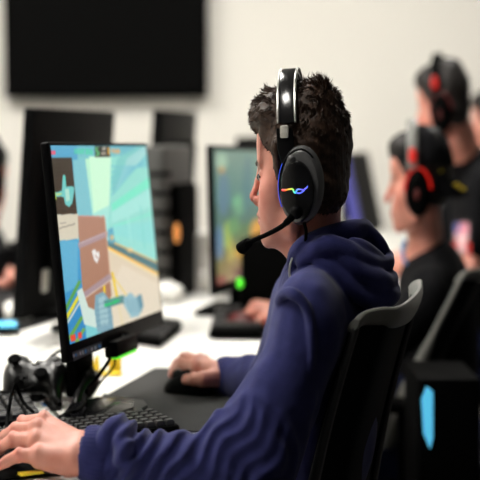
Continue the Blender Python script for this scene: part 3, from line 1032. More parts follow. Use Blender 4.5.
for k, x in enumerate((75.5, 79.3, 83, 86.8, 90.5)):
    pic.line((x, 149.0), (x + 2.7, 148.9), 1.0, A_(70, 215, 160)); pic.line((x, 152.8), (x + 2.7, 152.7), 1.0, A_(70, 215, 160)); pic.line((x + .5, 149), (x + .6, 153), .9, A_(70, 215, 160))
    if k != 2: pic.line((x + 2.4, 149), (x + 2.5, 153), .9, A_(70, 215, 160))
for k, x in enumerate((112.5, 115.4, 118.2)):
    pic.line((x, 148), (x + 2, 147.9), 1.0, A_(235, 165, 95)); pic.line((x, 151), (x + 2, 150.9), 1.0, A_(235, 165, 95)); pic.line((x + .5, 148), (x + .5, 151), .9, A_(235, 165, 95)); pic.line((x + 1.9, 148), (x + 1.9, 151), .9, A_(235, 165, 95))
pic.poly([(70, 341), (75, 339.5), (75.5, 346), (71, 347.5)], A_(230, 70, 45)); pic.poly([(77.5, 338.5), (81, 337.5), (81.5, 343.5), (78, 345)], A_(225, 65, 50))
pic.soften(1)
pic.noise(.012)
lift = np.clip(pic.c * 0.98 + .02, 0, 1)
pic.c = lift
m1, g1 = monitor('black monitor in front of the navy-hoodie player, showing a shooter game in bright teal', P0, wv1, hv1, pic,
                 'monitors on the players\' row', .07, W(80, 400, 2.28)[:2], bezel=(.009, .005, .026), col_w=.085)
# little extras on the near monitor
def on1(px, py, off=0.0):
    """point of the near monitor's face seen at a photo pixel"""
    a = W(px, py, 1.0) - np.array([0, 0, CAMZ]); o0 = np.array([0, 0, CAMZ])
    t = ((g1['o'] - o0) @ g1['n']) / (a @ g1['n'])
    return o0 + a * t + g1['n'] * off
mb = MB(); mb.ball(on1(122.5, 337, .001), (.0022, .0055, .0012), 8, np.array([g1['wn'], g1['hn'], g1['n']])); b_ = mb.build('badge', M['silver'], m1); b_['label'] = 'small pale oval emblem on the lower bezel'
# strip of pale and blue marks at the near end of the lower bezel
st = Picture(60, 14, [(70, 352), (101, 342), (101, 349), (71, 363)])
st.c[:] = A_(55, 65, 75)
for k in range(10):
    x = 71.5 + 3 * k; y = 354.5 - .33 * 3 * k
    st.poly([(x, y), (x + 1.8, y - .6), (x + 1.9, y + 3.5), (x + .1, y + 4.2)], (A_(190, 210, 220), A_(60, 150, 220), A_(120, 130, 140), A_(210, 215, 225))[k % 4])
q = [on1(71.5, 352.5, .0012), on1(101, 341.5, .0012), on1(101.3, 347.5, .0012), on1(73, 361.5, .0012)]
s_ = st.build('mark_strip', M['paint'], m1, *q); s_['label'] = 'strip of small pale and blue marks on the lower bezel'
# clip-on box with a green light under the bezel
c0 = on1(119, 344.5, 0.004)
axm = np.array([g1['wn'], g1['hn'], g1['n']])
mb = MB(); mb.rbox(c0 - g1['hn'] * .002, (.105, .026, .022), .005, axm); bx = mb.build('sensor_bar', M['black'], m1)
mb = MB(); mb.box(c0 - g1['hn'] * .0155 + g1['n'] * .003 - g1['wn'] * .006, (.085, .004, .018), axm); gl = mb.build('light_strip', M['green'], bx, smooth=False); gl['label'] = 'green light strip under the monitor'
# base of the near monitor: flat plate with a raised wedge-shaped foot
f0 = np.array([g1['foot'][0], g1['foot'][1], DZ])
mb = MB()
def zpts(pp, z): return [Z(x, y, z) for x, y in pp]
mb.rings([zpts([(86, 426), (104, 396), (143, 404), (148, 409), (128, 421)], DZ + .001), zpts([(86, 424), (104, 393.5), (143, 400), (147, 405), (128, 418)], DZ + .009)])
mb.build('base_plate', M['dgrey'], m1)
mb = MB()
mb.rings([zpts([(58, 424), (66, 409), (100, 400), (134, 404), (134, 411), (92, 425)], DZ + .009), zpts([(60, 420), (68, 406), (100, 397), (134, 401), (133, 407), (91, 421)], DZ + .016),
          zpts([(62, 417), (70, 404), (98, 397), (118, 399), (118, 402), (90, 417)], DZ + .024)])
mb.build('foot', M['gloss'], m1)
m1c = MB()

# --- second monitor
Q0, Q1 = W(215, 296, 3.10), W(266, 278, 3.58)
Q2 = W(211, 145, 3.12)
wv2, hv2 = Q1 - Q0, Q2 - Q0
p2 = Picture(120, 90, [(215, 147), (256, 146), (266, 274), (219, 288)])
p2.c[:] = A_(85, 118, 108)
p2.poly([(215, 147), (260, 146), (262, 200), (216, 200)], A_(105, 140, 128), 1, A_(88, 128, 120))
p2.blob((222, 158), 5, 8, A_(150, 185, 160)); p2.blob((222, 166), 3, 2.5, A_(190, 140, 80))
p2.blob((224, 190), 5, 22, A_(95, 125, 150), .7); p2.blob((238, 200), 6, 12, A_(110, 160, 125), .9); p2.blob((236, 197), 3, 4, A_(120, 185, 140))
p2.blob((245, 180), 4, 30, A_(80, 120, 125), .8)
p2.poly([(218, 225), (262, 215), (266, 276), (218, 290)], A_(90, 125, 90), 1, A_(120, 105, 60))
p2.blob((228, 232), 4, 16, A_(150, 175, 90)); p2.blob((221, 240), 4, 20, A_(90, 125, 150))
p2.blob((257, 228), 7, 14, A_(215, 155, 70)); p2.blob((244, 252), 9, 7, A_(190, 150, 50)); p2.blob((260, 258), 4, 14, A_(150, 130, 50)); p2.blob((234, 222), 6, 10, A_(105, 150, 100), .9)
p2.blob((232, 250), 3, 14, A_(175, 170, 80), .8)
p2.blob((250, 275), 16, 7, A_(60, 45, 35)); p2.blob((223, 283), 6, 5, A_(120, 55, 45))
p2.soften(3)
m2, g2 = monitor('monitor behind the player\'s face, blurred teal and orange picture on it', Q0, wv2, hv2, p2, 'monitors on the players\' row', .07,
                 W(236, 320, 3.42)[:2], bezel=(.020, .010, .022))
mb = MB(); mb.rbox(np.array([g2['foot'][0], g2['foot'][1], DZ + .007]), (.16, .22, .012), .02, g2['axs']); mb.build('base_plate', M['mblack'], m2)
mb = MB(); mb.ball(W(240, 283, 3.10), (.0075, .006, .012)); gl = mb.build('power_light', M['green'], m2); gl['label'] = 'green light below the screen'

# --- monitors further back
def far_monitor(lbl, near, far, ztop, zbot, group, pcol=None, tilt=.03, facing=1, violet=False, badge=False):
    near, far = np.array(near, float), np.array(far, float)
    o = np.array([near[0], near[1], zbot]); wv = np.array([far[0] - near[0], far[1] - near[1], 0]); hv = np.array([-tilt * facing, tilt * .3, ztop - zbot])
    r = thing('monitor', lbl, 'monitor', ((near[0] + far[0]) / 2 - facing * .08, (near[1] + far[1]) / 2, DZ), group)
    n = np.cross(hv, wv); n /= np.linalg.norm(n)
    if n[0] * facing < 0: n = -n
    wl, hl = np.linalg.norm(wv), np.linalg.norm(hv)
    ax = np.array([wv / wl, hv / hl, n]); c = o + wv / 2 + hv / 2
    mb = MB(); mb.rbox(c - n * .012, (wl, hl, .024), .006, ax); mb.build('housing', M['black'], r)
    mb = MB(); mb.rbox(c - n * .036, (wl * .6, hl * .6, .03), .02, ax); hb = mb.build('rear_bulge', M['mblack'], r)
    if badge:
        qs = W(47, 279, near[1] + .12); mb = MB(); mb.rbox(qs + np.array([.0, -.03, 0]), (.035, .05, .004), .008, np.array([wv / wl, hv / hl, n])); q2 = mb.build('sticker', M['tag'], r); q2['label'] = 'pale sticker low on the back of the monitor'
        mb = MB(); mb.tube([c - n * .05, c - n * .054], .026, 20); q_ = mb.build('badge', M['badge'], hb); q_['label'] = 'grey round badge on the back of the monitor'
    mb = MB(); mb.box(c + n * .001, (wl - .02, hl - .03, .002), ax); sc = mb.build('screen', M['tvscreen'] if pcol is None else pcol, r, smooth=False)
    if violet:
        mb = MB(); mb.box(o + hv / 2 - wv / wl * .02 + n * .005, (.05, hl, .03), ax); vv = mb.build('side_panel', M['violet'], r, smooth=False); vv['label'] = 'violet-blue side edge'
    f = c - n * .075; axs = np.array([Pn, Rn, [0, 0, 1.0]])
    mb = MB(); mb.rbox((f[0], f[1], (c[2] + DZ) / 2 + .01), (.022, .06, c[2] - DZ - .012), .008, axs); mb.build('stand_column', M['mblack'], r)
    mb = MB(); mb.tube([np.array([f[0], f[1], c[2] - .02]), c - n * .02 - np.array([0, 0, .02])], .024, 12); mb.build('stand_joint', M['mblack'], r)
    mb = MB(); mb.rbox((f[0], f[1], DZ + .007), (.15, .2, .012), .02, axs); mb.build('base_plate', M['mblack'], r)
    return r
opx = lambda y: -.459 + .21 * (y - 2.9)
G_ = 'monitors on the facing row'
far_monitor('black monitor seen from behind under the television\'s left half, left of the bright game screen', (opx(2.9) - .016, 2.9), (opx(3.42) - .005, 3.42), 1.228, .79, G_, facing=-1, badge=True)
far_monitor('black monitor seen from behind under the television\'s right end, right of the bright game screen', (opx(3.93) - .03, 3.93), (opx(4.43) - .05, 4.43), 1.24, .79, G_, facing=-1)
far_monitor('black monitor seen from behind, peeping over the teal screen by the player\'s face', (opx(4.97) - .02, 4.97), (opx(5.45) + .05, 5.45), 1.16, .80, G_, facing=-1)
far_monitor('dark monitor hidden by the player\'s head, third on his row', (.18, 4.16), (.29, 4.6), 1.12, .82, 'monitors on the players\' row')
far_monitor('dark monitor with a violet edge between the player\'s head and the cap wearer', (.425, 5.0), (.56, 5.5), 1.10, .80, 'monitors on the players\' row', violet=True, tilt=.06)

# ================================================================== THINGS ON THE DESKS
# keyboards
def keyboard(lbl, A, B, C, z0, rows, cols, group=None, keys=True, rest=False, name='keyboard', km='key'):
    """A: far right corner, B: near right corner, C: far left corner (plan points)"""
    A, B, C = [np.array([q[0], q[1], 0.0]) for q in (A, B, C)]
    L, D = C - A, B - A
    ctr = A + L / 2 + D / 2
    r = thing(name, lbl, 'keyboard', (ctr[0], ctr[1], z0), group)
    def P(u, v, z): return A + L * u + D * v + np.array([0, 0, z])
    m = .004
    def rg(i, z):
        iu, iv = i / np.linalg.norm(L), i / np.linalg.norm(D)
        c = .006
        cu, cv = c / np.linalg.norm(L), c / np.linalg.norm(D)
        return [P(u, v, z) for u, v in ((iu + cu, iv), (1 - iu - cu, iv), (1 - iu, iv + cv), (1 - iu, 1 - iv - cv), (1 - iu - cu, 1 - iv), (iu + cu, 1 - iv), (iu, 1 - iv - cv), (iu, iv + cv))]
    h = .018
    mb = MB(); mb.rings([rg(.002, z0 + .001), rg(0, z0 + .003), rg(0, z0 + h - .003), rg(.002, z0 + h)]); mb.build('case', M['mblack'], r)
    mu, mv = .015, .06
    cw, ch_ = (1 - 2 * mu) / cols, (1 - 2 * mv) / rows
    def key(mb, u0, v0, u1, v1):
        g = .10
        du, dv = (u1 - u0), (v1 - v0)
        gu, gv = g * cw * .9, g * ch_ * 1.2
        b = [P(u, v, z0 + h - .002) for u, v in ((u0 + gu, v0 + gv), (u1 - gu, v0 + gv), (u1 - gu, v1 - gv), (u0 + gu, v1 - gv))]
        tu, tv = gu * 2.2, gv * 2.0
        t0 = [P(u, v, z0 + h + .005) for u, v in ((u0 + gu * 1.3, v0 + gv * 1.2), (u1 - gu * 1.3, v0 + gv * 1.2), (u1 - gu * 1.3, v1 - gv * 1.2), (u0 + gu * 1.3, v1 - gv * 1.2))]
        t = [P(u, v, z0 + h + .0075) for u, v in ((u0 + tu, v0 + tv), (u1 - tu, v0 + tv), (u1 - tu, v1 - tv), (u0 + tu, v1 - tv))]
        mb.rings([b, t0, t])
    if keys == 'one':
        mb = MB()
        for j in range(rows):
            for i in range(cols): key(mb, mu + i * cw, mv + j * ch_, mu + (i + 1) * cw, mv + (j + 1) * ch_)
        o = mb.build('keys', M[km], r, smooth=False)
        o['kind'] = 'stuff'
    else:
        for j in range(rows):
            i = 0
            while i < cols:
                w = 1
                if j == rows - 1 and i in (7, 8, 9, 10): 
                    w = 4; 
                    if i != 7: i += 1; continue
                mb = MB(); key(mb, mu + i * cw, mv + j * ch_, mu + (i + w) * cw, mv + (j + 1) * ch_)
                mb.build('key', M[km], r, smooth=False); i += w
    if rest:
        Lu = L; Dn = D / np.linalg.norm(D)
        def Q(u, d, z): return A + L * u + D + Dn * d + np.array([0, 0, z])
        mb = MB()
        u0, u1 = .18, 1.0
        mb.rings([[Q(u, d, z) for d, z in ((.002, z0 + .002), (.112, z0 + .002), (.115, z0 + .005), (.105, z0 + .010), (.002, z0 + .016))] for u in np.linspace(u0, u1, 6)])
        w_ = mb.build('wrist_rest', M['mblack'], r)
        yc = Z(31, 475, z0 + .013)
        mb = MB(); mb.box(yc + np.array([0, 0, .0026]), (.030, .011, .003), np.array([[.86, .5, 0], [-.5, .86, 0], [0, 0, 1]])); y = mb.build('sticker', M['yellow'], w_, smooth=False); y['label'] = 'small yellow sticker on the wrist rest'
    return r
kA, kB = Z(153, 412, .757), Z(181, 426, .757)
kdir = np.array([-.268, -.165, 0])
keyboard('black mechanical keyboard under the player\'s left hand and sleeve', kA, kB, kA + kdir, DZ, 5, 19, 'black keyboards', rest=True)
# second keyboard, cut by the left edge of the picture
bA, bB = Z(26, 391, .757), Z(46, 420, .757)
keyboard('black keyboard at the left edge, in front of the game controllers', bA, bB, bA + np.array([-.16, -.055, 0]), DZ, 5, 7, 'black keyboards')

# mouse pads
def pad(lbl, pts, m, z=.0035, grp=None):
    c = np.mean(pts, axis=0)
    r = thing('mouse_pad', lbl, 'mouse pad', (c[0], c[1], DZ), grp)
    def ins(k): return [c + (np.array(p) - c) * k for p in pts]
    mb = MB()
    def rr(P, zz):
        out = []
        n = len(P)
        for i in range(n):
            p, a, b = P[i], P[i - 1], P[(i + 1) % n]
            e1 = (a - p) / np.linalg.norm(a - p) * .012; e2 = (b - p) / np.linalg.norm(b - p) * .012
            for t in (0, .5, 1):
                q = (p + e1) * (1 - t) ** 2 + 2 * p * t * (1 - t) + (p + e2) * t * t
                out.append((q[0], q[1], zz))
        return out
    mb.rings([rr(ins(1), DZ + .0008), rr(ins(1), DZ + z - .001), rr(ins(.995), DZ + z)])
    mb.build('cloth', m, r)
    return r
a = Z(155, 369, DZ); E = np.array([.95, -.31, 0])
pad('large dark grey cloth mouse pad under the player\'s mouse', [a, a - Rn * .50, a - Rn * .50 + E * .30, a + E * .25], M['pad'], grp='mouse pads')
q0 = Z(207, 335, DZ + .003)
pad('black mouse pad in front of the teal-screened monitor', [q0, q0 + np.array([.13, .72, 0]), q0 + np.array([.36, .66, 0]), q0 + np.array([.20, -.05, 0])], M['pad2'], grp='mouse pads')
q0 = Z(-40, 330, DZ + .003)
pad('black mouse pad at the left edge under the hand of the opposite player', [q0, Z(20, 330, DZ + .003), Z(62, 318, DZ + .003), Z(70, 275, DZ + .003), Z(-40, 275, DZ + .003)], M['pad2'], grp='mouse pads')

# mice
def mouse(lbl, c, fwd, z0, sc=1.0, m='black', mg='gloss', grp='computer mice'):
    f = np.array([fwd[0], fwd[1], 0.0]); f /= np.linalg.norm(f)
    sd = np.array([-f[1], f[0], 0])
    def P(x, y, z):
        q = f * x + sd * y
        return np.array([c[0] + q[0] * .75, c[1] + q[1], z0 + z])
    r = thing('mouse', lbl, 'computer mouse', (c[0], c[1], z0), grp)
    rg = []
    for x, w, h in ((-.062, .012, .010), (-.057, .024, .022), (-.045, .031, .032), (-.02, .033, .039), (.01, .031, .036), (.035, .030, .027), (.052, .028, .018), (.06, .020, .010)):
        ring = []
        for t in np.linspace(0, math.pi, 12): ring.append(P(x * sc, w * sc * math.cos(t) * (1 if abs(math.cos(t)) > .9 else .98), .003 + h * sc * math.sin(t) ** .7))
        ring += [P(x * sc, -w * sc * .9, .0015), P(x * sc, w * sc * .9, .0015)]
        rg.append(ring)
    mb = MB(); mb.rings(rg); b = mb.build('shell', M[m], r)
    mb = MB(); mb.tube([P(.030 * sc, -.004 * sc, .031 * sc), P(.030 * sc, .004 * sc, .031 * sc)], .010 * sc, 14); mb.build('scroll_wheel', M['dgrey'], r)
    mb = MB(); mb.tube([P(-.01 * sc, 0, .0425 * sc), P(.02 * sc, 0, .0375 * sc), P(.045 * sc, 0, .026 * sc)], .0012, 6); mb.build('button_seam', M['dred' if m == 'dred' else 'mblack'], r)
    return r
mc = Z(190, 381, DZ + .02)
mouse('black mouse under the player\'s right hand', (mc[0] + .0, mc[1] - .015), (-.96, .3), DZ + .0035, .92)
mc = Z(232, 322, DZ + .02)
mouse('dark red mouse in front of the teal screen, beside the far player\'s hand', (mc[0] + .015, mc[1]), (-.9, .5), DZ + .0035, .95, 'dred')

# game controllers
def controller(lbl, c, yaw, pitch, z, grp):
    cy, sy = math.cos(yaw), math.sin(yaw)
    Xa = np.array([cy, sy, 0]); Ya0 = np.array([-sy, cy, 0])
    Ya = Ya0 * math.cos(pitch) + np.array([0, 0, 1]) * math.sin(pitch)
    Za = np.cross(Xa, Ya)
    ax = np.array([Xa, Ya, Za])
    r = thing('game_controller', lbl, 'game controller', (c[0], c[1], z), grp)
    c = np.array([c[0], c[1], z])
    v = Vol(np.array([c[0] / SQ, c[1], c[2]]) - .12, np.array([c[0] / SQ, c[1], c[2]]) + .12, .0022)
    o = np.array([c[0] / SQ, c[1], c[2]])
    P = lambda x, y, zz: o + np.array([x, y, zz]) @ ax
    v.ell(P(0, .008, 0), (.062, .034, .017), ax, 0)
    for s in (-1, 1):
        v.ell(P(s * .045, .012, 0), (.034, .034, .019), ax, .012)
        v.cap(P(s * .050, .0, -.002), P(s * .066, -.055, -.010), .020, .013, .014)
    v.ell(P(0, -.045, -.002), (.035, .022, .03), ax, .008, 'sub')
    vol_obj('body', [v.mesh()], M['pad_gloss'], r)
    Q = lambda x, y, zz: (P(x, y, zz) * np.array([SQ, 1, 1]))
    for x, y in ((-.048, .022), (.024, -.006)):
        mb = MB(); mb.tube([Q(x, y, .014), Q(x, y, .026)], .0065, 12); st = mb.build('stick', M['black'], r)
        mb = MB(); mb.tube([Q(x, y, .025), Q(x, y, .028), Q(x, y, .030)], [.011, .0115, .009], 16); mb.build('stick_cap', M['mblack'], st)
    mb = MB(); mb.box(Q(-.024, -.006, .017), (.018, .006, .006), ax); mb.box(Q(-.024, -.006, .017), (.004, .018, .006), ax); mb.build('direction_pad', M['black'], r, smooth=False)
    for k in range(4):
        t = k * math.pi / 2
        mb = MB(); mb.tube([Q(.048 + .011 * math.cos(t), .022 + .011 * math.sin(t), .013), Q(.048 + .011 * math.cos(t), .022 + .011 * math.sin(t), .020)], .0045, 10); mb.build('button', M['dgrey'], r)
    mb = MB(); mb.ball(Q(0, .026, .0165), (.007, .007, .003), 8, ax); mb.build('button', M['silver'], r)
    for s in (-1, 1):
        mb = MB(); mb.tube(crom([Q(s * .028, .040, .004), Q(s * .046, .045, .005), Q(s * .062, .038, .003)], 4), .0055, 8); mb.build('shoulder_button', M['pad_gloss'], r)
    return r
cA = Z(34, 383, DZ + .035); cB = Z(48, 392, DZ + .02)
controller('glossy black game controller standing up left of the monitor stand', (cA[0], cA[1]), -0.10, math.radians(38), DZ + .038, 'game controllers')
controller('black game controller lying low against the monitor stand, behind the other one', (cB[0] + .028, cB[1] + .045), -.5, math.radians(12), DZ + .026, 'game controllers')

# cables
def cable(name, lbl, pts, r=.0028, m='mblack', n=8, cat='cable', parent=None, grp='black cables'):
    P = crom(pts, n)
    mb = MB()
    if parent is not None:
        mb.tube(P, r, 8); return mb.build(name, M[m], parent)
    o = mb.tube(P, r, 8).build(name, M[m], None); tag(o, lbl, cat, grp); return o
cable('cable', None, [on1(117, 349, -.004), W(108, 362, 2.20), W(98, 376, 2.19), W(88, 387, 2.18), Z(84, 397, DZ + .03), Z(86, 404, DZ + .024)], .003, parent=m1)
cable('cable', None, [on1(118, 350, -.006), W(114, 366, 2.27), W(103, 379, 2.27), Z(96, 389, DZ + .020), Z(90, 396, DZ + .02)], .0018, parent=m1)
cable('cable', 'black cable looping from behind the monitor down over the game controllers', [W(66, 349, 2.30), W(58, 352, 2.31), W(48, 360, 2.32), W(42, 372, 2.31), W(36, 383, 2.27), Z(26, 390, DZ + .045), Z(6, 392, DZ + .03), Z(-10, 390, DZ + .01)], .0026)
cable('cable', 'black cable hanging as a narrow loop over the left-edge keyboard', [Z(7, 432, DZ + .035), W(7, 421, 1.99), W(10, 403, 2.02), W(14, 385, 2.05), W(18, 391, 2.07), W(24, 403, 2.06), Z(33, 412, DZ + .03)], .0026)
cable('cable', 'black cable lying across the desk in front of the monitor foot', [Z(60, 417, DZ + .006), Z(70, 412, DZ + .032), Z(76, 411, DZ + .034), Z(83, 405, DZ + .034), Z(86, 396, DZ + .034), W(87, 388, 2.13)], .0028)
cable('cable', 'black cable curling from the player\'s left hand side to the monitor foot', [Z(46, 402, DZ + .006), Z(54, 409, DZ + .01), Z(60, 404, DZ + .035), Z(54, 398, DZ + .02), Z(40, 396, DZ + .006), Z(0, 397, DZ + .006), Z(-15, 399, DZ + .006)], .0035)

# yellow plastic tag with two uprights, a small white-and-blue sheet, phone
yl = Z(105, 377, DZ)
r = thing('cable_tidy', 'small yellow plastic piece with two uprights on the white desk behind the monitor', 'desk organiser', yl)
for x0, x1, yt, yb in ((92, 99, 356, 375), (108, 121, 349, 373)):
    a_, b_ = Z(x0, yb, DZ), Z(x1, yb, DZ); h = (yb - yt) / FPX * a_[1]
    mb = MB(); mb.rings([[(a_[0], a_[1], DZ + .003), (b_[0], b_[1], DZ + .003), (b_[0], b_[1] + .012, DZ + .003), (a_[0], a_[1] + .012, DZ + .003)],
                         [(a_[0] + .002, a_[1], DZ + h * .6), (b_[0] + .001, b_[1], DZ + h * .6), (b_[0] + .001, b_[1] + .012, DZ + h * .6), (a_[0] + .002, a_[1] + .012, DZ + h * .6)],
                         [(a_[0] + .006, a_[1], DZ + h), (b_[0] - .001, b_[1], DZ + h), (b_[0] - .001, b_[1] + .012, DZ + h), (a_[0] + .006, a_[1] + .012, DZ + h)]])
    mb.build('upright', M['yellow'], r, smooth=False)
a_, b_ = Z(91, 377, DZ), Z(122, 374, DZ)
mb = MB(); mb.rbox(((a_[0] + b_[0]) / 2, (a_[1] + b_[1]) / 2 + .005, DZ + .003), (b_[0] - a_[0], .03, .004), .003); mb.build('tray', M['yellow'], r)
sh = [Z(38, 405, DZ), Z(55, 402, DZ), Z(54, 409, DZ), Z(44, 412, DZ)]
mb = MB(); mb.rings([[q + np.array([0, 0, .0006]) for q in sh], [q + np.array([0, 0, .0016]) for q in sh]])
o = mb.build('paper_sheet', M['white'], None, smooth=False); tag(o, 'scrap of white paper on the desk between the left keyboard and the monitor foot', 'paper')
sh = [Z(40, 403.5, DZ + .002), Z(57, 401.0, DZ + .002), Z(57.5, 403.5, DZ + .002), Z(46, 406.5, DZ + .002)]
mb = MB(); mb.rings([[q for q in sh], [q + np.array([0, 0, .001]) for q in sh]]); o = mb.build('pen', M['blue_strap'], None, smooth=False); tag(o, 'blue strip on the white paper scrap behind the left keyboard', 'pen')

def boxthing(name, lbl, cat, c, size, m, yaw=0.0, grp=None, r=.006, face=None, facelbl=None):
    ax = np.array([[math.cos(yaw), math.sin(yaw), 0], [-math.sin(yaw), math.cos(yaw), 0], [0, 0, 1]])
    t = thing(name, lbl, cat, (c[0], c[1], c[2] - size[2] / 2), grp)
    mb = MB(); mb.rbox(c, size, r, ax); mb.build('body', M[m], t)
    return t, ax
# phone with a cyan screen
pc = Z(2, 324, DZ + .02)
t, ax = boxthing('phone', 'phone with a lit cyan screen at the left edge of the white desk', 'phone', (pc[0], pc[1], DZ + .014), (.07, .10, .010), 'mblack', .2)
mb = MB(); mb.box((pc[0], pc[1], DZ + .0196), (.062, .09, .0012), ax); mb.build('screen', M['cyan'], t, smooth=False)
# PC tower between the monitors, with an orange indicator
tc = W(161, 240, 3.75)
t, ax = boxthing('computer_tower', 'grey computer standing on the desk between the two lit monitors', 'computer', (tc[0], tc[1], DZ + .20), (.10, .28, .40), 'grey', -.22, r=.012)
for k in range(6):
    mb = MB(); mb.box((tc[0] + .0 , tc[1] - .141, DZ + .08 + k * .05), (.07, .006, .012), ax); mb.build('vent_slot', M['mblack'], t, smooth=False)
mb = MB(); mb.ball(W(177, 233, 3.55), (.008, .007, .026)); o = mb.build('indicator_light', M['orange'], t); o['label'] = 'orange light on the grey computer'
# mugs, papers and small pale things behind the monitors
def mug(lbl, c, r0, h, m='cup', grp=None):
    t = thing('cup', lbl, 'cup', (c[0], c[1], DZ), grp)
    mb = MB(); mb.lathe((c[0], c[1], DZ), [(r0 * .75, .001), (r0 * .85, .004), (r0, h * .5), (r0 * 1.05, h), (r0 * .97, h), (r0 * .9, h * .5), (r0 * .7, .012)], 28, .72); mb.build('body', M[m], t)
    mb = MB(); mb.tube(crom([(c[0] + r0 * .7, c[1], DZ + h * .8), (c[0] + r0 * 1.1, c[1], DZ + h * .7), (c[0] + r0 * 1.1, c[1], DZ + h * .35), (c[0] + r0 * .65, c[1], DZ + h * .25)], 5), .006, 8); mb.build('handle', M[m], t)
pc = Z(202, 288, DZ); mug('tall white cup just left of the teal screen', pc, .042, .15)
def crumple(lbl, c, rad, seed, grp='crumpled white papers'):
    v = Vol(np.array([c[0] / SQ, c[1], DZ + rad[2]]) - np.array(rad) * 1.6, np.array([c[0] / SQ, c[1], DZ + rad[2]]) + np.array(rad) * 1.6, .006)
    v.ell((c[0] / SQ, c[1], DZ + rad[2] * .75), rad, None, 0)
    v.ripple(rad[2] * .28, (.07, .04), seed)
    t = thing('crumpled_paper', lbl, 'paper', (c[0], c[1], DZ), grp)
    V, F = v.mesh(); V[:, 2] = np.maximum(V[:, 2], DZ + .002)
    vol_obj('sheet', [(V, F)], M['white'], t)
for i, (x, y, rd, lb) in enumerate(((188, 290, (.10, .06, .035), 'crumpled white paper at the foot of the tall white cup'), (163, 302, (.085, .06, .030), 'crumpled white paper right beside the near monitor\'s edge'),
                                     (20, 322, (.055, .035, .030), 'crumpled white paper at the left edge behind the lit phone'))):
    c = Z(x, y, DZ); crumple(lb, c, rd, 20 + i)
# keyboards of the other players
kA = Z(181, 326, DZ + .01)
keyboard('black keyboard lying flat on the white desk behind the near monitor', Z(182, 322, DZ + .015), Z(160, 341, DZ + .015), Z(150, 318, DZ + .015), DZ, 4, 10, 'black keyboards', keys='one')
keyboard('black keyboard among the clutter on the left facing desk', Z(62, 292, DZ + .02), Z(60, 312, DZ + .02), Z(-6, 292, DZ + .02), DZ + .004, 4, 14, 'black keyboards', keys='one')
# a light grey box standing for a pale spot under the screen
c = Z(228, 300, DZ); t, ax = boxthing('grey_box', 'small grey box under the teal-screened monitor', 'grey_box', (c[0], c[1] + .06, DZ + .045), (.045, .07, .075), 'badge', .1, r=.008)
keyboard('black keyboard in front of the teal-screened monitor, far player\'s', Z(262, 306, DZ + .02), Z(262, 331, DZ + .02), Z(216, 306, DZ + .02), DZ + .004, 4, 9, 'black keyboards', keys='one')
for i, (x, y, w_, d_, h_, m_, lb) in enumerate(((190, 273, .035, .18, .30, 'mblack', 'tall narrow black computer between the grey computer and the teal screen'),
        (36, 290, .14, .16, .13, 'mblack', 'low black computer in the clutter beside the near monitor, at the left'),
        (-6, 296, .07, .12, .12, 'black', 'low black computer in the clutter at the very left edge of the picture'),
        (283, 330, .15, .2, .20, 'mblack', 'black computer behind the chin of the player, on the desk by the teal screen'))):
    c = Z(x, y, DZ); t, ax = boxthing('computer_tower', lb, 'computer', (c[0], 3.74 if i == 0 else c[1] + .1, DZ + .001 + h_ / 2), (w_, d_, h_), m_, -.22, r=.01, grp='black computers on the desks')

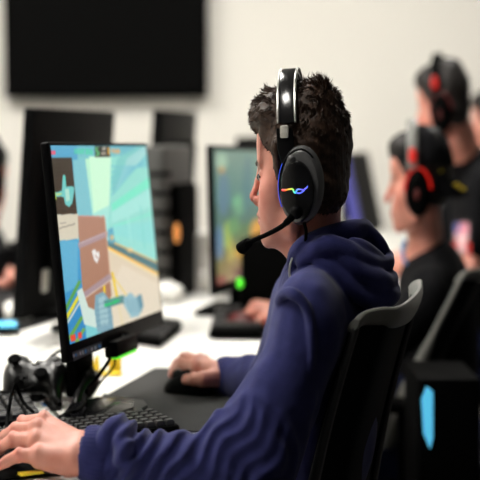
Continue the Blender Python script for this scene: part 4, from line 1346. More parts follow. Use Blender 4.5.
# ================================================================== CHAIRS
def chair_mesh(root, L, leanx=.085, sm='dgrey', sr=.0085, drop=0.0):
    """office chair; L: world place of the middle of the seat on the floor. rail/mesh plan shape taken about it"""
    rail_pts = np.array([(.131, -.302, .940), (.143, -.292, .949), (.165, -.278, .952), (.190, -.258, .951), (.220, -.160, .951), (.245, -.04, .951), (.257, .060, .953)])
    rail_pts[:, 2] -= drop
    def wp(p): return np.asarray(L) + np.asarray(p)
    C_ = crom([wp(p) for p in rail_pts], 8)
    n = len(C_)
    t = np.linspace(0, 1, n)
    T_ = np.gradient(C_, axis=0); T_ /= np.linalg.norm(T_, axis=1)[:, None]
    hgt = np.interp(t, [0, .06, .2, .45, .7, .9, 1.0], [.016, .020, .019, .024, .036, .034, .014])
    rg = []
    for i in range(n):
        s = np.cross(T_[i], [0, 0, 1.0]); s /= np.linalg.norm(s)          # outward (towards the camera side)
        h = hgt[i]; w = .0085
        rg.append([C_[i] + s * (w * math.cos(a)) + np.array([0, 0, -h / 2 + h / 2 * 1.15 * math.sin(a)]) - s * (.006 * (1 - math.sin(a))) for a in np.linspace(0, 2 * math.pi, 14, endpoint=False)])
    mb = MB(); mb.rings(rg); tr = mb.build('top_rail', M['chair_grey'], root); tr['label'] = 'light grey plastic top rail of the backrest'
    # mesh back: sheet with thickness hanging below the rail
    m_ = 12
    lean = lambda k: np.array([-leanx * k, -.002 * k, -.42 * k])
    Ci = C_[1:-6]
    def sheet(off):
        V = []
        for k in np.linspace(0, 1, m_):
            for i in range(len(Ci)):
                s = np.cross(T_[i + 1], [0, 0, 1.0]); s /= np.linalg.norm(s)
                sag = -.012 * math.sin(math.pi * k)
                cx = Ci.mean(0)
                q = Ci[i] + lean(k) - s * (off + .008) + np.array([0, 0, -.012])
                q[1] = cx[1] + (q[1] - cx[1]) * (1 - .10 * k); q[0] += sag
                V.append(q)
        return V
    A, B = sheet(0), sheet(.006)
    w = len(Ci); F = []
    for k in range(m_ - 1):
        for i in range(w - 1):
            a = k * w + i
            F.append((a, a + 1, a + w + 1, a + w)); b = a + m_ * w
            F.append((b, b + w, b + w + 1, b + 1))
    def rim(i, j):
        F.append((i, j, j + m_ * w, i + m_ * w))
    for i in range(w - 1): rim(i, i + 1); rim((m_ - 1) * w + i + 1, (m_ - 1) * w + i)
    for k in range(m_ - 1): rim((k + 1) * w, k * w); rim(k * w + w - 1, (k + 1) * w + w - 1)
    mb = MB(); mb.add(A + B, F); mb.build('mesh_back', M['mesh'], root)
    # side frames
    A = np.array(A).reshape(m_, w, 3)
    for j, nm in ((0, 'near'), (w - 1, 'far')):
        P = A[:, j] + np.array([.004, 0, 0])
        mb = MB(); mb.tube(P, np.interp(np.linspace(0, 1, len(P)), [0, .25, .6, 1], [.005, .006, sr, .008]), 10); fr = mb.build('side_frame', M['gloss' if j else sm], root)
    low = A[-1]
    mb = MB(); mb.tube(low, .010, 10); mb.build('lower_rail', M['black'], root)
    seatc = wp((.06, -.10, .47))
    ax = np.array([[1, -.2, 0] / np.linalg.norm([1, .2, 0]), [.2, 1, 0] / np.linalg.norm([1, .2, 0]), [0, 0, 1]])
    mb = MB(); mb.rbox(seatc, (.31, .46, .07), .05, ax, seg=6); mb.build('seat', M['seat'], root)
    mid = low[len(low) // 2]
    mb = MB(); mb.tube(crom([mid, mid + np.array([.0, 0, -.10]), seatc + np.array([.17, 0, -.08]), seatc + np.array([.05, 0, -.05])], 6), .018, 10); mb.build('back_support', M['black'], root)
    for s in (-1, 1):
        q = seatc + ax[1] * s * .25
        mb = MB(); mb.tube(crom([q + np.array([0, 0, -.03]), q + ax[1] * s * .03 + np.array([0, 0, .05]), q + ax[1] * s * .03 + np.array([0, 0, .13])], 5), .013, 8)
        ar = mb.build('armrest', M['mblack'], root)
        mb = MB(); mb.rbox(q + ax[1] * s * .03 + np.array([-.01, 0, .142]), (.14, .07, .025), .02, ax); mb.build('arm_pad', M['mblack'], ar)
    mb = MB(); mb.lathe((seatc[0], seatc[1], 0), [(.03, .09), (.03, .26), (.022, .261), (.022, .435)], 16, .75); mb.build('gas_lift', M['black'], root)
    for k in range(5):
        a = 2 * math.pi * k / 5 + .3
        d = np.array([math.cos(a) * .7, math.sin(a), 0])
        c = np.array([seatc[0], seatc[1], 0])
        mb = MB(); mb.tube([c + d * .02 + np.array([0, 0, .11]), c + d * .15 + np.array([0, 0, .10]), c + d * .30 + np.array([0, 0, .075])], [.022, .018, .013], 8); lg = mb.build('leg', M['black'], root)
        mb = MB(); cc = c + d * .30 + np.array([0, 0, .0285]); t_ = np.array([-d[1], d[0], 0]); t_ /= np.linalg.norm(t_)
        mb.tube([cc - t_ * .02, cc + t_ * .02], .0275, 16); mb.build('caster', M['mblack'], lg)

def copy_tree(o, parent=None):
    c = o.copy(); COL.objects.link(c); c.parent = parent
    for ch in list(o.children): copy_tree(ch, c)
    return c
CH0 = np.array([.017, 2.08, 0])
chair = thing('office_chair', 'office chair with grey top rail and black mesh back behind the navy hoodie', 'chair', CH0, 'office chairs along the row')
chair_mesh(chair, CH0)
L2 = np.array([.335, 3.26, 0])
c = thing('office_chair', 'office chair of the cap wearer, pale curved side frame slanting down behind the first chair', 'chair', L2, 'office chairs along the row')
chair_mesh(c, L2, .17, 'chair_grey', .020, .065)
L3 = np.array([.56, 4.25, 0])
c = copy_tree(chair); c.location = tuple(L3); c['label'] = 'office chair of the man in black at the right edge'
# small lit and coloured things low in the background
t = thing('computer_tower', 'stand-in black computer on the floor with an added glowing light blue panel, between the chairs', 'computer', (.397, 2.74, 0), None)  # computer and its glow are invented for an unidentified light blue shape
mb = MB(); mb.rbox((.397, 2.75, .356), (.12, .22, .71), .01); mb.build('case', M['mblack'], t)
P = [W(422, 400, 2.632), W(427, 387, 2.632), W(433, 392, 2.632), W(433, 438, 2.632), W(430, 449, 2.632), W(424, 434, 2.632)]
mb = MB(); mb.rings([P, [p + np.array([0, .02, 0]) for p in P]]); mb.build('added_glow_panel', M['cyan'], t, smooth=False)

# ================================================================== PEOPLE
import time as _t
# ---- the player in the navy hoodie
HY = 1.97
H1 = Head(W(300.5, 183, HY), 13, 1.5)
player = thing('person', 'young man in a navy hoodie and black headset, playing in the foreground', 'person', (.14, 1.98, 0))
v = Vol(T(W(230, 60, HY)) * [1, 0, 0] + np.array([0, 1.84, .93]), np.array([T(W(372, 60, HY))[0], 2.11, 1.36]), .0019)
add_head(v, H1)
nb = [T(W(316, 196, 1.985)), T(W(314, 235, 1.985)), T(W(322, 285, 1.99))]
v.cap(nb[0], nb[1], .054, .054, .02); v.cap(nb[1], nb[2], .054, .062, .01)
v.cap(H1.p(46, 0, -68), T(W(309, 262, 1.95)), .026, .034, .022)
headV = v.mesh()
def fmap(f): return np.where(f > 55, 55 + (f - 55) * .80, f)
def umap(f, u):
    w_ = np.clip((f + 10) / 40, 0, 1)
    return np.where(u < 10, u + w_ * (10 - u) * .085, u)
_L = H1.loc(headV[0]); _L[:, 2] = umap(_L[:, 0], _L[:, 2]); _L[:, 0] = fmap(_L[:, 0])
headV = (H1.o + (_L * .001) @ H1.ax, headV[1])
def fw(f, s, u): return H1.w(float(fmap(np.float64(f))), s, float(umap(np.float64(f), np.float64(u))))
# torso and arms inside the clothes
shN, shF = T(W(308, 325, 1.80)), T(W(300, 312, 2.15))
elN, elF = T(W(257, 486, 1.745)), T(W(276, 386, 2.22))
wrN, wrF = T(W(87, 455, 1.738)), T(W(223, 377, 2.335))
chest = T(W(322, 345, 1.97))
pelv = np.array([.05 / SQ, 1.99, .56])
v = Vol((-.30, 1.60, .45), (.42, 2.42, 1.03), .005)
v.ell(chest + [0.0, 0, -.02], (.09, .14, .15), None, 0)
v.cap(chest + [0, 0, -.1], pelv, .10, .12, .05)
for s, e, w_ in ((shN, elN, wrN), (shF, elF, wrF)):
    v.cap(chest + [0, 0, .1], s, .06, .045, .04)
    v.cap(s, e, .045, .036, .02); v.cap(e, e + (w_ - e) * .93, .036, .022, .02)
for s in (-1, 1):
    hip = pelv + [-.02, s * .09, -.02]; knee = hip + [-.40, s * .05, .02]
    v.cap(hip, knee, .075, .055, .04)
bodyV = v.mesh()
v = Vol((-.55, 1.78, .0), (.2, 2.25, .6), .008)
for s in (-1, 1):
    hip = pelv + [-.02, s * .09, -.02]; knee = hip + [-.40, s * .05, .02]
    v.cap(hip, knee, .085, .065, .04); an = np.array([knee[0] + .02, knee[1], .09]); v.cap(knee, an, .06, .045, .02)
legsV = v.mesh()
# left hand (near)
f4 = [[T(W(*q)) for q in g] for g in (
    [(44, 422, 1.80), (22, 423, 1.85), (17, 429, 1.872), (14, 435, 1.875)],
    [(37, 430, 1.775), (15, 430.5, 1.80), (4, 437, 1.815), (-4, 443, 1.825)],
    [(36, 442, 1.755), (13, 439.5, 1.775), (2, 447, 1.785), (-5, 453, 1.785)],
    [(38, 456, 1.73), (19, 455, 1.735), (7, 461, 1.738), (-3, 467, 1.735)])]
th = [T(W(74, 447, 1.765)), T(W(58, 444, 1.83)), T(W(44, 441, 1.87)), T(W(30, 440, 1.885))]
v = Vol((-.52, 1.66, .70), (-.22, 1.93, .86), .0016)
add_hand(v, T(W(80, 454, 1.74)), T(W(104, 457, 1.74)), f4, th, s=1.0)
hN = v.mesh()
# right hand (on the mouse)
g4 = [[T(W(*q)) for q in g] for g in (
    [(196, 367, 2.33), (181, 364, 2.37), (175, 369, 2.41), (171, 374, 2.43)],
    [(197, 364, 2.36), (183, 359, 2.41), (176, 364, 2.45), (172, 370, 2.46)],
    [(200, 362, 2.385), (187, 358, 2.43), (180, 362, 2.47), (176, 368, 2.48)],
    [(205, 363, 2.41), (194, 360, 2.46), (188, 365, 2.49), (184, 370, 2.50)])]
th2 = [T(W(216, 378, 2.305)), T(W(202, 379, 2.275)), T(W(193, 379, 2.28)), T(W(185, 379.5, 2.30))]
v = Vol((-.20, 2.20, .70), (.02, 2.56, .87), .0018)
add_hand(v, T(W(217, 374, 2.335)), T(W(232, 377, 2.33)), g4, th2)
hF = v.mesh()
nH, nB, nN, nF = len(headV[0]), len(bodyV[0]), len(hN[0]), len(hF[0])
def p1col(V):
    Lq = H1.loc(V[:nH]); Lq[:, 0] = np.where(Lq[:, 0] > 55, 55 + (Lq[:, 0] - 55) / .80, Lq[:, 0])
    Lq[:, 2] = np.where(Lq[:, 2] < 10, 10 - (10 - Lq[:, 2]) / .915, Lq[:, 2])
    a = head_paint(H1, SKIN, H1.o + (Lq * .001) @ H1.ax)
    b = np.tile(np.array(SKIN), (nB, 1))
    tips = [f[3] for f in f4] + [f[1] for f in f4]
    kn = [f[0] for f in f4]
    c = hand_paint(SKIN, V[nH + nB:nH + nB + nN], tips, kn)
    d = hand_paint(SKIN, V[nH + nB + nN:], [f[3] for f in g4] + [th2[3]], [f[0] for f in g4])
    return np.concatenate([a, b, c, d])
body = vol_obj('body', [headV, bodyV, hN, hF], M['skin'], player, p1col)
vol_obj('trousers', [legsV], M['tee'], player)
for s in (-1, 1):
    a = pelv + [-.40, s * .14, -.02]
    a = np.array([a[0] * SQ, a[1], 0])
    mb = MB(); mb.rings([[(a[0] + x * SQ, a[1] + y * k, z) for x, y in ((.07, -.035), (.07, .035), (-.10, .045), (-.19, .03), (-.21, 0), (-.19, -.03), (-.10, -.045))] for k, z in ((1, .002), (1.08, .03))] +
                        [[(a[0] + x * SQ * .8 + .01, a[1] + y * .8, zz) for x, y, zz in ((.07, -.035, .11), (.07, .035, .11), (-.03, .045, .085), (-.19, .03, .045), (-.2, 0, .045), (-.19, -.03, .045), (-.03, -.045, .085))]])
    mb.build('shoe', M['mblack'], player)
for s in (1, -1):
    e = MB(); e.ball(fw(71, s * 31, 12), .0112); ey = e.build('eye', M['eye'], player)
    c = fw(71, s * 31, 12); d = H1.w(180, s * 31, 0) - c; d /= np.linalg.norm(d)
    e = MB(); e.ball(c + d * .0075, .0058); e.build('iris', M['iris'], ey)
for s in (1, -1):
    e = MB(); e.tube(crom([fw(96.5, s * 12, 27), fw(94, s * 24, 30), fw(88.5, s * 36, 32), fw(80, s * 46, 30)], 5), np.interp(np.linspace(0, 1, 16), [0, .2, .7, 1], [.002, .0034, .003, .001]), 8)
    e.build('eyebrow', M['hair'], player)
    e = MB(); e.tube(crom([fw(88.5, s * 20, 12), fw(90, s * 30, 15), fw(87.5, s * 38, 14), fw(83, s * 45, 11)], 5), .0014, 6); e.build('eyelashes', M['black_hair'], player)
# hair
v = hair_vol(H1, .0022)
hV, hF_ = v.mesh()
hair = vol_obj('hair', [(hV, hF_)], M['hair'], player)
mb = MB(); hair_tufts(H1, hV, hF_, 15000, mb)
hl = mb.build('hair_locks', M['hair'], hair, smooth=False)
hs = thing('headset', 'black gaming headset with a rainbow light line and boom microphone on the player\'s head', 'headset', H1.w(0, 0, 150), 'headsets')
headset_main(H1, None, hs)

# hoodie
v = Vol((-.34, 1.60, .52), (.50, 2.44, 1.14), .0032)
t3 = lambda x, y, Y: T(W(x, y, Y))
v.ell(chest + [-.005, .01, -.04], (.110, .165, .17), None, 0)
v.cap(chest + [.0, 0.01, -.12], pelv, .11, .13, .06)
v.cap(t3(328, 290, 2.02), t3(338, 345, 2.02), .085, .09, .04)
for s, e, w_ in ((shN, elN, wrN), (shF, elF, wrF)):
    v.cap(t3(322, 305, 1.97), s, .075, .066, .04)
    v.cap(s, e, .066, .060, .02)
v.cap(elN, elN + (wrN - elN) * .45, .061, .049, .015); v.cap(elN + (wrN - elN) * .45, elN + (wrN - elN) * .99, .049, .034, .01)
v.cap(elF, elF + (wrF - elF) * .97, .050, .033, .02)
# sleeve seam step at the near shoulder
# creases of the near sleeve (raised rolls of cloth)
def roll(pts, r, k=.018):
    n = len(pts); R_ = np.array([r * .72 * (.25 + .75 * math.sin(math.pi * (i + .6) / (n + .2))) for i in range(n)])
    v.path([t3(q[0], q[1] + 1, q[2] + .006) for q in pts], R_, k, 5)
roll([(100, 450, 1.715), (108, 436, 1.72), (120, 427, 1.745), (130, 430, 1.76)], .012)
roll([(130, 470, 1.70), (122, 448, 1.70), (124, 430, 1.735)], .010)
v.cap(t3(266, 405, 1.765), t3(226, 438, 1.75), .042, .030, .045)
v.cap(t3(262, 430, 1.765), t3(232, 450, 1.75), .045, .035, .045)
# seam roll running over the shoulder
roll([(276, 300, 1.77), (285, 292, 1.745), (296, 294, 1.728), (307, 308, 1.725), (312, 335, 1.722), (312, 365, 1.722)], .006, .010)
# far cuff bunch
roll([(236, 372, 2.28), (238, 382, 2.27), (236, 392, 2.27)], .010, .006)
roll([(246, 362, 2.27), (250, 374, 2.25)], .012)
# hood: a pile of folds round the neck and down the back
v.ell(t3(348, 275, 1.99), (.072, .10, .060), None, .02)
v.ell(t3(366, 286, 1.98), (.060, .10, .045), None, .02)
v.cap(t3(318, 272, 1.93), t3(302, 280, 1.92), .035, .028, .02)
hoodk = .0045
def fold(pts, r, k=hoodk): v.path([t3(*q) for q in pts], np.array(r, float) if not np.isscalar(r) else r, k, 7)
# collar edge (left) up along the neck to the back peak and down into the hood's mouth
fold([(291, 268, 1.905), (294, 256, 1.895), (302, 247, 1.885), (316, 240, 1.882), (332, 234, 1.885), (348, 231, 1.90), (362, 229, 1.93), (368, 231, 1.98), (362, 230, 2.04), (345, 236, 2.09), (322, 245, 2.09)],
     [.008, .010, .012, .012, .012, .013, .013, .013, .012, .012, .012])
fold([(364, 230, 1.935), (374, 238, 1.945), (383, 248, 1.95), (388, 257, 1.97), (386, 264, 1.99)], [.012, .010, .009, .008, .008])
fold([(300, 262, 1.88), (312, 252, 1.868), (328, 247, 1.862), (345, 250, 1.862), (360, 258, 1.868), (374, 264, 1.89), (388, 263, 1.93), (390, 256, 1.97)], [.010, .012, .014, .014, .013, .012, .010, .008])
fold([(330, 255, 1.86), (348, 263, 1.860), (362, 273, 1.862), (376, 280, 1.875), (388, 282, 1.90), (393, 278, 1.95)], [.008, .013, .014, .014, .013, .010])
fold([(318, 262, 1.862), (332, 270, 1.858), (346, 282, 1.858), (360, 294, 1.862), (376, 300, 1.875), (391, 296, 1.90), (394, 291, 1.95)], [.008, .012, .014, .014, .014, .013, .012])
fold([(350, 243, 1.875), (366, 249, 1.885), (380, 258, 1.91)], [.008, .009, .008])
# hood's open mouth
v.path([t3(370, 243, 1.93), t3(378, 252, 1.935), t3(383, 258, 1.95)], .006, .003, 4, 'sub')
# neck opening
v.cap(nb[1] + [-.006, 0, .03], nb[1] + [-.002, 0, -.045], .060, .054, .006, 'sub')
v.path([t3(296, 262, 1.95), t3(292, 285, 1.95)], .012, .005, 4, 'sub')
# hollow wrists
v.cap(elN + (wrN - elN) * .95, wrN + (wrN - elN) * .1, .0285, .0285, .002, 'sub')
v.ripple(.0012, (.06, .03), 5)
def sleeve_folds(v, a, b, r, lam, amp, tilt, seed, t0=0, t1=1):
    lo, hi = np.minimum(a, b) - r * 1.6, np.maximum(a, b) + r * 1.6
    sl, g = v.win(lo, hi)
    d = (b - a); L = np.linalg.norm(d); d = d / L
    q = [g[i] - a[i] for i in range(3)]
    t = (q[0] * d[0] + q[1] * d[1] + q[2] * d[2])
    rr = np.sqrt(np.maximum(q[0] ** 2 + q[1] ** 2 + q[2] ** 2 - t ** 2, 0))
    n1 = np.sin(q[0] * 31 + q[1] * 57 + q[2] * 38 + seed) + np.sin(q[0] * 47 - q[1] * 29 + q[2] * 66 + seed * 2)
    n2 = np.sin(q[0] * 21 + q[1] * 33 - q[2] * 42 + seed * 3)
    ph = math.pi * (t + tilt[0] * q[2] + tilt[1] * q[1]) / lam + 0.55 * n1
    rid = .62 - np.abs(np.cos(ph)) ** 1.6
    w = np.clip((t / L - t0) / .12, 0, 1) * np.clip((t1 - t / L) / .12, 0, 1) * np.clip((r * 1.6 - rr) / (r * .4), 0, 1) * (.65 + .35 * n2)
    v.D[sl] -= (amp * rid * w).astype(np.float32)
sleeve_folds(v, elN, wrN, .080, .036, .0085, (.75, .5), 1.0, -.2, .90)
sleeve_folds(v, shN, elN, .090, .052, .0060, (.5, -1.1), 2.0, .30, 1.15)
sleeve_folds(v, shF, elF, .07, .045, .004, (.5, .4), 3.0, .3, 1.1)
hood = vol_obj('hoodie', [v.mesh()], M['hoodie'], player)
# ribbed cuffs
def cuff(a, b, ra, rb, n=40):
    a, b = np.asarray(a), np.asarray(b)
    d = (b - a) / np.linalg.norm(b - a); u = np.array([0, 0, 1.0]); x = np.cross(d, u); x /= np.linalg.norm(x); y = np.cross(x, d)
    rg = []
    for t, o in ((0, 0), (.15, .002), (.5, .003), (.85, .002), (1, 0), (1, -.004), (.5, -.006)):
        c = a + (b - a) * t; r = ra + (rb - ra) * t + o
        ring = [c + (x * math.cos(q) + y * math.sin(q)) * (r + .0009 * (k % 2)) for k, q in enumerate(np.linspace(0, 2 * math.pi, 2 * n, endpoint=False))]
        ring = [np.array([p[0] * SQ, p[1], p[2]]) for p in ring]
        rg.append(ring)
    mb = MB(); mb.rings(rg, False, False)
    return mb.build('cuff', M['hoodie'], hood)
dN = (wrN - elN) / np.linalg.norm(wrN - elN)
cuff(wrN - dN * .035, wrN + dN * .006, .037, .034)
dF = (wrF - elF) / np.linalg.norm(wrF - elF)
cuff(wrF - dF * .035, wrF + dF * .012, .034, .030)
mb = MB(); mb.tube(crom([W(292, 258, 1.878), W(290, 266, 1.872), W(289.5, 274, 1.87), W(291, 281, 1.865)], 5), .0016, 6); ds = mb.build('drawstring', M['badge'], hood); ds['label'] = 'thin grey drawstring at the collar'

# ---- the players further back
def bg_person(lbl, root_at, H, neck, sh, el, wr, chest_r, chest_c, pelvis, skin='skin2', haird=True, cap=False, fwd=(-1, .3), group='players in black further along the row', flex=True, hands=(True, True), res=.0045):
    r = thing('person', lbl, 'person', root_at, group)
    v = Vol(H.o + [-.15, -.15, -.24], H.o + [.15, .15, .17], .0034)
    add_head(v, H, False)
    v.cap(T(neck[0]), T(neck[1]), .054, .058, .02); v.cap(T(neck[1]), T(neck[2]), .058, .07, .01)
    parts = [v.mesh()]
    allp = np.array([T(q) for q in list(sh) + list(el) + list(wr) + [chest_c, pelvis]])
    v = Vol(allp.min(0) - .24, allp.max(0) + .24, .006)
    v.cap(T(neck[1]) + [0, 0, -.02], T(neck[2]), .05, .06, .01)
    v.ell(T(chest_c), np.array(chest_r) * .85, None, 0); v.cap(T(chest_c) + [0, 0, -.1], T(pelvis), .09, .11, .05)
    f = np.array([fwd[0], fwd[1], 0]); f /= np.linalg.norm(f); side = np.array([-f[1], f[0], 0])
    for i in (0, 1):
        s, e, w_ = T(sh[i]), T(el[i]), T(wr[i])
        v.cap(T(chest_c) + [0, 0, .12], s, .07, .05, .04); v.cap(s, e, .048, .037, .02); v.cap(e, w_, .040, .026, .015)
        hd = w_ + f * .09 + [0, 0, .006]
        sg = 1 if i == 0 else -1
        v.cap(w_, hd, .028, .030, .012)
        for k in range(4):
            off = side * (k - 1.5) * .020
            a = hd + off; b = a + f * (.038 - .004 * abs(k - 1.2)) + [0, 0, -.004]; c = b + f * .022 + [0, 0, -.022]
            v.cap(a, b, .0115, .0095, .006); v.cap(b, c, .0095, .008, .003)
        a = w_ + f * .03 - side * .02 * sg; b = a + f * .035 - side * .025 * sg + [0, 0, -.008]; v.cap(a, b, .014, .011, .01); v.cap(b, b + f * .03 + [0, 0, -.006], .011, .009, .004)
    for s_ in (-1, 1):
        hip = T(pelvis) + side * s_ * .09; kn = hip + f * .38 + side * s_ * .05
        v.cap(hip, kn, .075, .055, .03)
    parts.append(v.mesh())
    ns = [len(p[0]) for p in parts]
    b = vol_obj('body', parts, M[skin], r, lambda V: np.concatenate([head_paint(H, SKIN, V[:ns[0]]), np.tile(np.array(SKIN), (ns[1], 1))]))
    # t-shirt
    v = Vol(allp.min(0) - .26, allp.max(0) + .26, .007)
    v.ell(T(chest_c), chest_r, None, 0); v.cap(T(chest_c) + [0, 0, -.1], T(pelvis) + [0, 0, -.03], .12, .14, .05)
    v.cap(T(neck[2]) + [0, 0, .0], T(chest_c) + [0, 0, .08], .080, .12, .05)
    for i in (0, 1):
        s, e = T(sh[i]), T(el[i])
        v.cap(T(chest_c) + [0, 0, .12], s, .09, .068, .05); v.cap(s, s + (e - s) * .62, .066, .060, .02)
    v.ripple(.002, (.09, .05), 9)
    sh_ = vol_obj('t_shirt', [v.mesh()], M['tee'], r)
    # trousers
    hp = T(pelvis)
    v = Vol(np.array([hp[0] - .62, hp[1] - .5, 0]), np.array([hp[0] + .62, hp[1] + .6, hp[2] + .15]), .009)
    for s_ in (-1, 1):
        hip = hp + side * s_ * .09; kn = hip + f * .38 + side * s_ * .05; an = np.array([kn[0], kn[1], .08])
        v.cap(hip, kn, .088, .068, .03); v.cap(kn, an, .062, .05, .02)
        v.cap(an + [0, 0, -.03], an + f * .14 + [0, 0, -.045], .045, .032, .02)
    vol_obj('trousers', [v.mesh()], M['seat'], r)
    if haird:
        v = hair_vol(H, .004, seed=int(root_at[1] * 10)); hb = vol_obj('hair', [v.mesh()], M['black_hair'], r)
    return r, sh_

# cap wearer
H2 = Head(W(420, 189, 3.22), 12, 3)
Y2 = 3.22
p2r, p2s = bg_person('man in a black cap and red-lit headset, in a black t-shirt, second along the row', (.42, 3.25, 0), H2,
    (W(424, 205, 3.23), W(425, 235, 3.24), W(424, 285, 3.24)),
    (W(428, 300, 3.05), W(424, 296, 3.44)), (W(366, 362, 3.04), W(372, 350, 3.42)), (W(310, 330, 3.02), W(282, 316, 3.09)),
    (.14, .20, .25), W(436, 345, 3.25), np.array([.43, 3.28, .54]), haird=True)
# cap: crown, band, brim turned to the back
v = Vol(H2.o - .16, H2.o + .17, .003)
def he(c, r, k=8, op='add'): v.ell(H2.p(*c), np.array(r) * .001, H2.ax, k * .001, op)
he((-8, 0, 58), (106, 84, 88), 0)
he((10, 0, 20), (160, 160, 42), 5, 'sub'); he((70, 0, 22), (70, 130, 50), 6, 'sub')
v.ripple(.0015, (.05, .03), 2)
capo = vol_obj('cap', [v.mesh()], M['tee'], p2r)
rg = []
for t in np.linspace(0, 1, 6):
    ring = []
    for a in np.linspace(-1.15, 1.15, 13): ring.append(H2.w(-8 - (100 + 62 * t * math.cos(a)) * math.cos(a), (82 + 6 * t) * math.sin(a), 24 - 44 * t + 10 * (1 - math.cos(a)) - 0))
    for a in np.linspace(1.15, -1.15, 13): ring.append(H2.w(-8 - (100 + 62 * t * math.cos(a)) * math.cos(a), (82 + 6 * t) * math.sin(a), 19 - 44 * t + 10 * (1 - math.cos(a))))
    rg.append(ring)
mb = MB(); mb.rings(rg); br = mb.build('brim', M['tee'], capo)
def patch(H, cen, w, h, name, m, parent, lbl, n=5, bulge=None):
    mb = MB(); mb.tube([H.w(*cen), H.w(cen[0] + bulge[0], cen[1] + bulge[1], cen[2] + bulge[2])], [w, w], 10, flat=h)
    o = mb.build(name, m, parent); o['label'] = lbl; return o
# embroidered yellow marks
mb = MB()
for k in range(3):
    f0, u0 = -66 + (k % 2) * 5, 56 - k * 9
    a = H2.w(f0, 62, u0); b = H2.w(f0 - 10, 56, u0 + 3)
    mb.tube([a, b], .0034, 6)
o = mb.build('embroidery', M['yellow'], capo); o['label'] = 'yellow embroidered mark on the cap'
mb = MB()
for k in range(3):
    t = .5 + .13 * k; a = .55 - .07 * k
    c = (-8 - (100 + 62 * t * math.cos(a)) * math.cos(a), (82 + 6 * t) * math.sin(a), 27 - 44 * t + 10 * (1 - math.cos(a)))
    mb.tube([H2.w(*c), H2.w(c[0] - 8, c[1] + 8, c[2] + 1)], .004, 6)
o = mb.build('embroidery', M['yellow'], br); o['label'] = 'yellow mark on the brim of the cap'
hs2 = thing('headset', 'headset with thick grey band and red-lit ear cup ring, worn over the black cap', 'headset', H2.w(0, 0, 150), 'headsets')
H2b = Head(W(416.5, 190, 3.22), 12, 3, size=1.05)
headset_far(H2b, hs2, True, 'chair_grey')
# blue lanyard
mb = MB(); mb.tube(crom([W(405, 243, 3.15), W(403, 250, 3.13), W(404, 258, 3.12), W(406, 264, 3.12)], 4), .011, 8, flat=.4); o = mb.build('lanyard', M['blue_strap'], p2r); o['label'] = 'blue lanyard round the neck'

# man in black behind him
H3 = Head(W(444, 113, 3.95), 24, 8, size=1.06)
p3r, p3s = bg_person('dark-haired man in a black t-shirt and red headset, sitting tall at the right edge', (.66, 4.05, 0), H3,
    (W(456, 122, 3.97), W(462, 140, 4.0), W(468, 170, 4.02)),
    (W(482, 190, 3.86), W(470, 180, 4.22)), (W(470, 275, 3.8), W(430, 262, 4.28)), (W(405, 268, 3.86), W(384, 262, 4.20)),
    (.14, .21, .24), W(484, 235, 4.06), np.array([.70, 4.12, .56]))
hs3 = thing('headset', 'black and red headset on the dark-haired man sitting tall at the back', 'headset', H3.w(0, 0, 150), 'headsets')
headset_far(Head(W(444, 113, 3.95), 24, 8, size=1.09), hs3, False, 'mblack')
# printed emblem on his shirt
em = Picture(30, 40, [(0, 0), (1, 0), (1, 1), (0, 1)])
em.c[:] = C8(12, 12, 14)
em.poly([(.05, .02), (.95, .05), (.9, .35), (.1, .35)], C8(225, 150, 165)); em.poly([(.05, .02), (.4, .02), (.35, .25), (.08, .28)], C8(75, 90, 160))
em.poly([(.1, .36), (.9, .36), (.8, .5), (.2, .5)], C8(235, 215, 215)); em.poly([(0, .5), (.3, .45), (.2, .95), (0, .8)], C8(215, 25, 20)); em.poly([(.7, .45), (1, .5), (1, .85), (.85, .95)], C8(215, 25, 20))
em.poly([(.3, .5), (.7, .5), (.75, .9), (.55, .75), (.5, .7), (.4, .78), (.22, .9)], C8(240, 200, 205))
em.soften(1)
from mathutils.bvhtree import BVHTree
em_o = em.build('shirt_print', M['paint'], p3r, W(454, 220, 3.6), W(471, 220, 3.6), W(472, 266, 3.6), W(454, 264, 3.6))
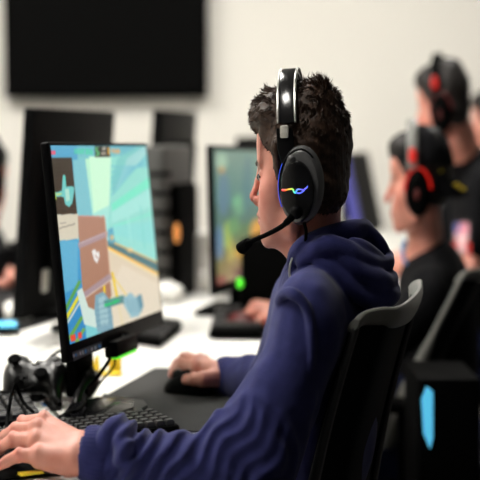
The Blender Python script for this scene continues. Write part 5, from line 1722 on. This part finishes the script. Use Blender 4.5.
def drape(o, target, off=.002):
    bv = BVHTree.FromPolygons([v.co.copy() for v in target.data.vertices], [tuple(p.vertices) for p in target.data.polygons])
    rl = Vector(root_loc(o)); dirn = Vector((.15, 1, -.08)).normalized()
    ok = 0
    for vv in o.data.vertices:
        h = bv.ray_cast(vv.co, dirn)
        if h[0] is not None: vv.co = h[0] - dirn * off; ok += 1
    return ok
print('drape', drape(em_o, p3s))
em_o['label'] = 'pink, red and blue emblem printed on the black shirt'

# fourth head at the edge
H4 = Head(W(492, 128, 4.9), 15, 5)
p4r, p4s = bg_person('person with dark hair cut off by the right edge, behind the others', (1.0, 5.0, 0), H4,
    (W(494, 140, 4.92), W(496, 155, 4.95), W(498, 175, 4.95)), (W(520, 190, 4.8), W(512, 186, 5.15)), (W(500, 260, 4.75), W(470, 255, 5.2)), (W(440, 262, 4.8), W(420, 258, 5.15)),
    (.14, .20, .23), W(515, 235, 5.0), np.array([1.0, 5.05, .56]))
# opposite player on the left
H5 = Head(W(-17, 186, 4.0), 122, 10)
p5r, p5s = bg_person('person in black at the left edge, facing the others, hand on the desk', (-.86, 4.1, 0), H5,
    (W(-14, 205, 4.02), W(-17, 225, 4.03), W(-20, 250, 4.05)), (W(-4, 268, 3.86), W(-36, 262, 4.2)), (W(-30, 312, 3.80), W(-40, 300, 4.25)), (W(-12, 278, 3.83), W(4, 274, 4.10)),
    (.15, .20, .24), W(-20, 300, 4.08), np.array([-.88, 4.1, .54]), fwd=(1, -.15))
hs5 = thing('headset', 'headset with a dark red ear cup on the person at the left edge', 'headset', H5.w(0, 0, 150), 'headsets')
headset_far(Head(W(-17, 186, 4.0), 122, 10, size=1.03), hs5, False, 'mblack', bandglow=False)

# ================================================================== LIGHT
w = bpy.data.worlds.new('world'); SC.world = w; w.use_nodes = True
w.node_tree.nodes['Background'].inputs[0].default_value = (1, 1, 1, 1)
w.node_tree.nodes['Background'].inputs[1].default_value = 0.0
SC.view_settings.view_transform = 'Standard'
SC.view_settings.look = 'None'
SC.view_settings.gamma = 1
SC.view_settings.use_curve_mapping = False
SC.view_settings.exposure = EXPO
SC.cycles.use_denoising = True
SC.cycles.max_bounces = 6
SC.cycles.diffuse_bounces = 3
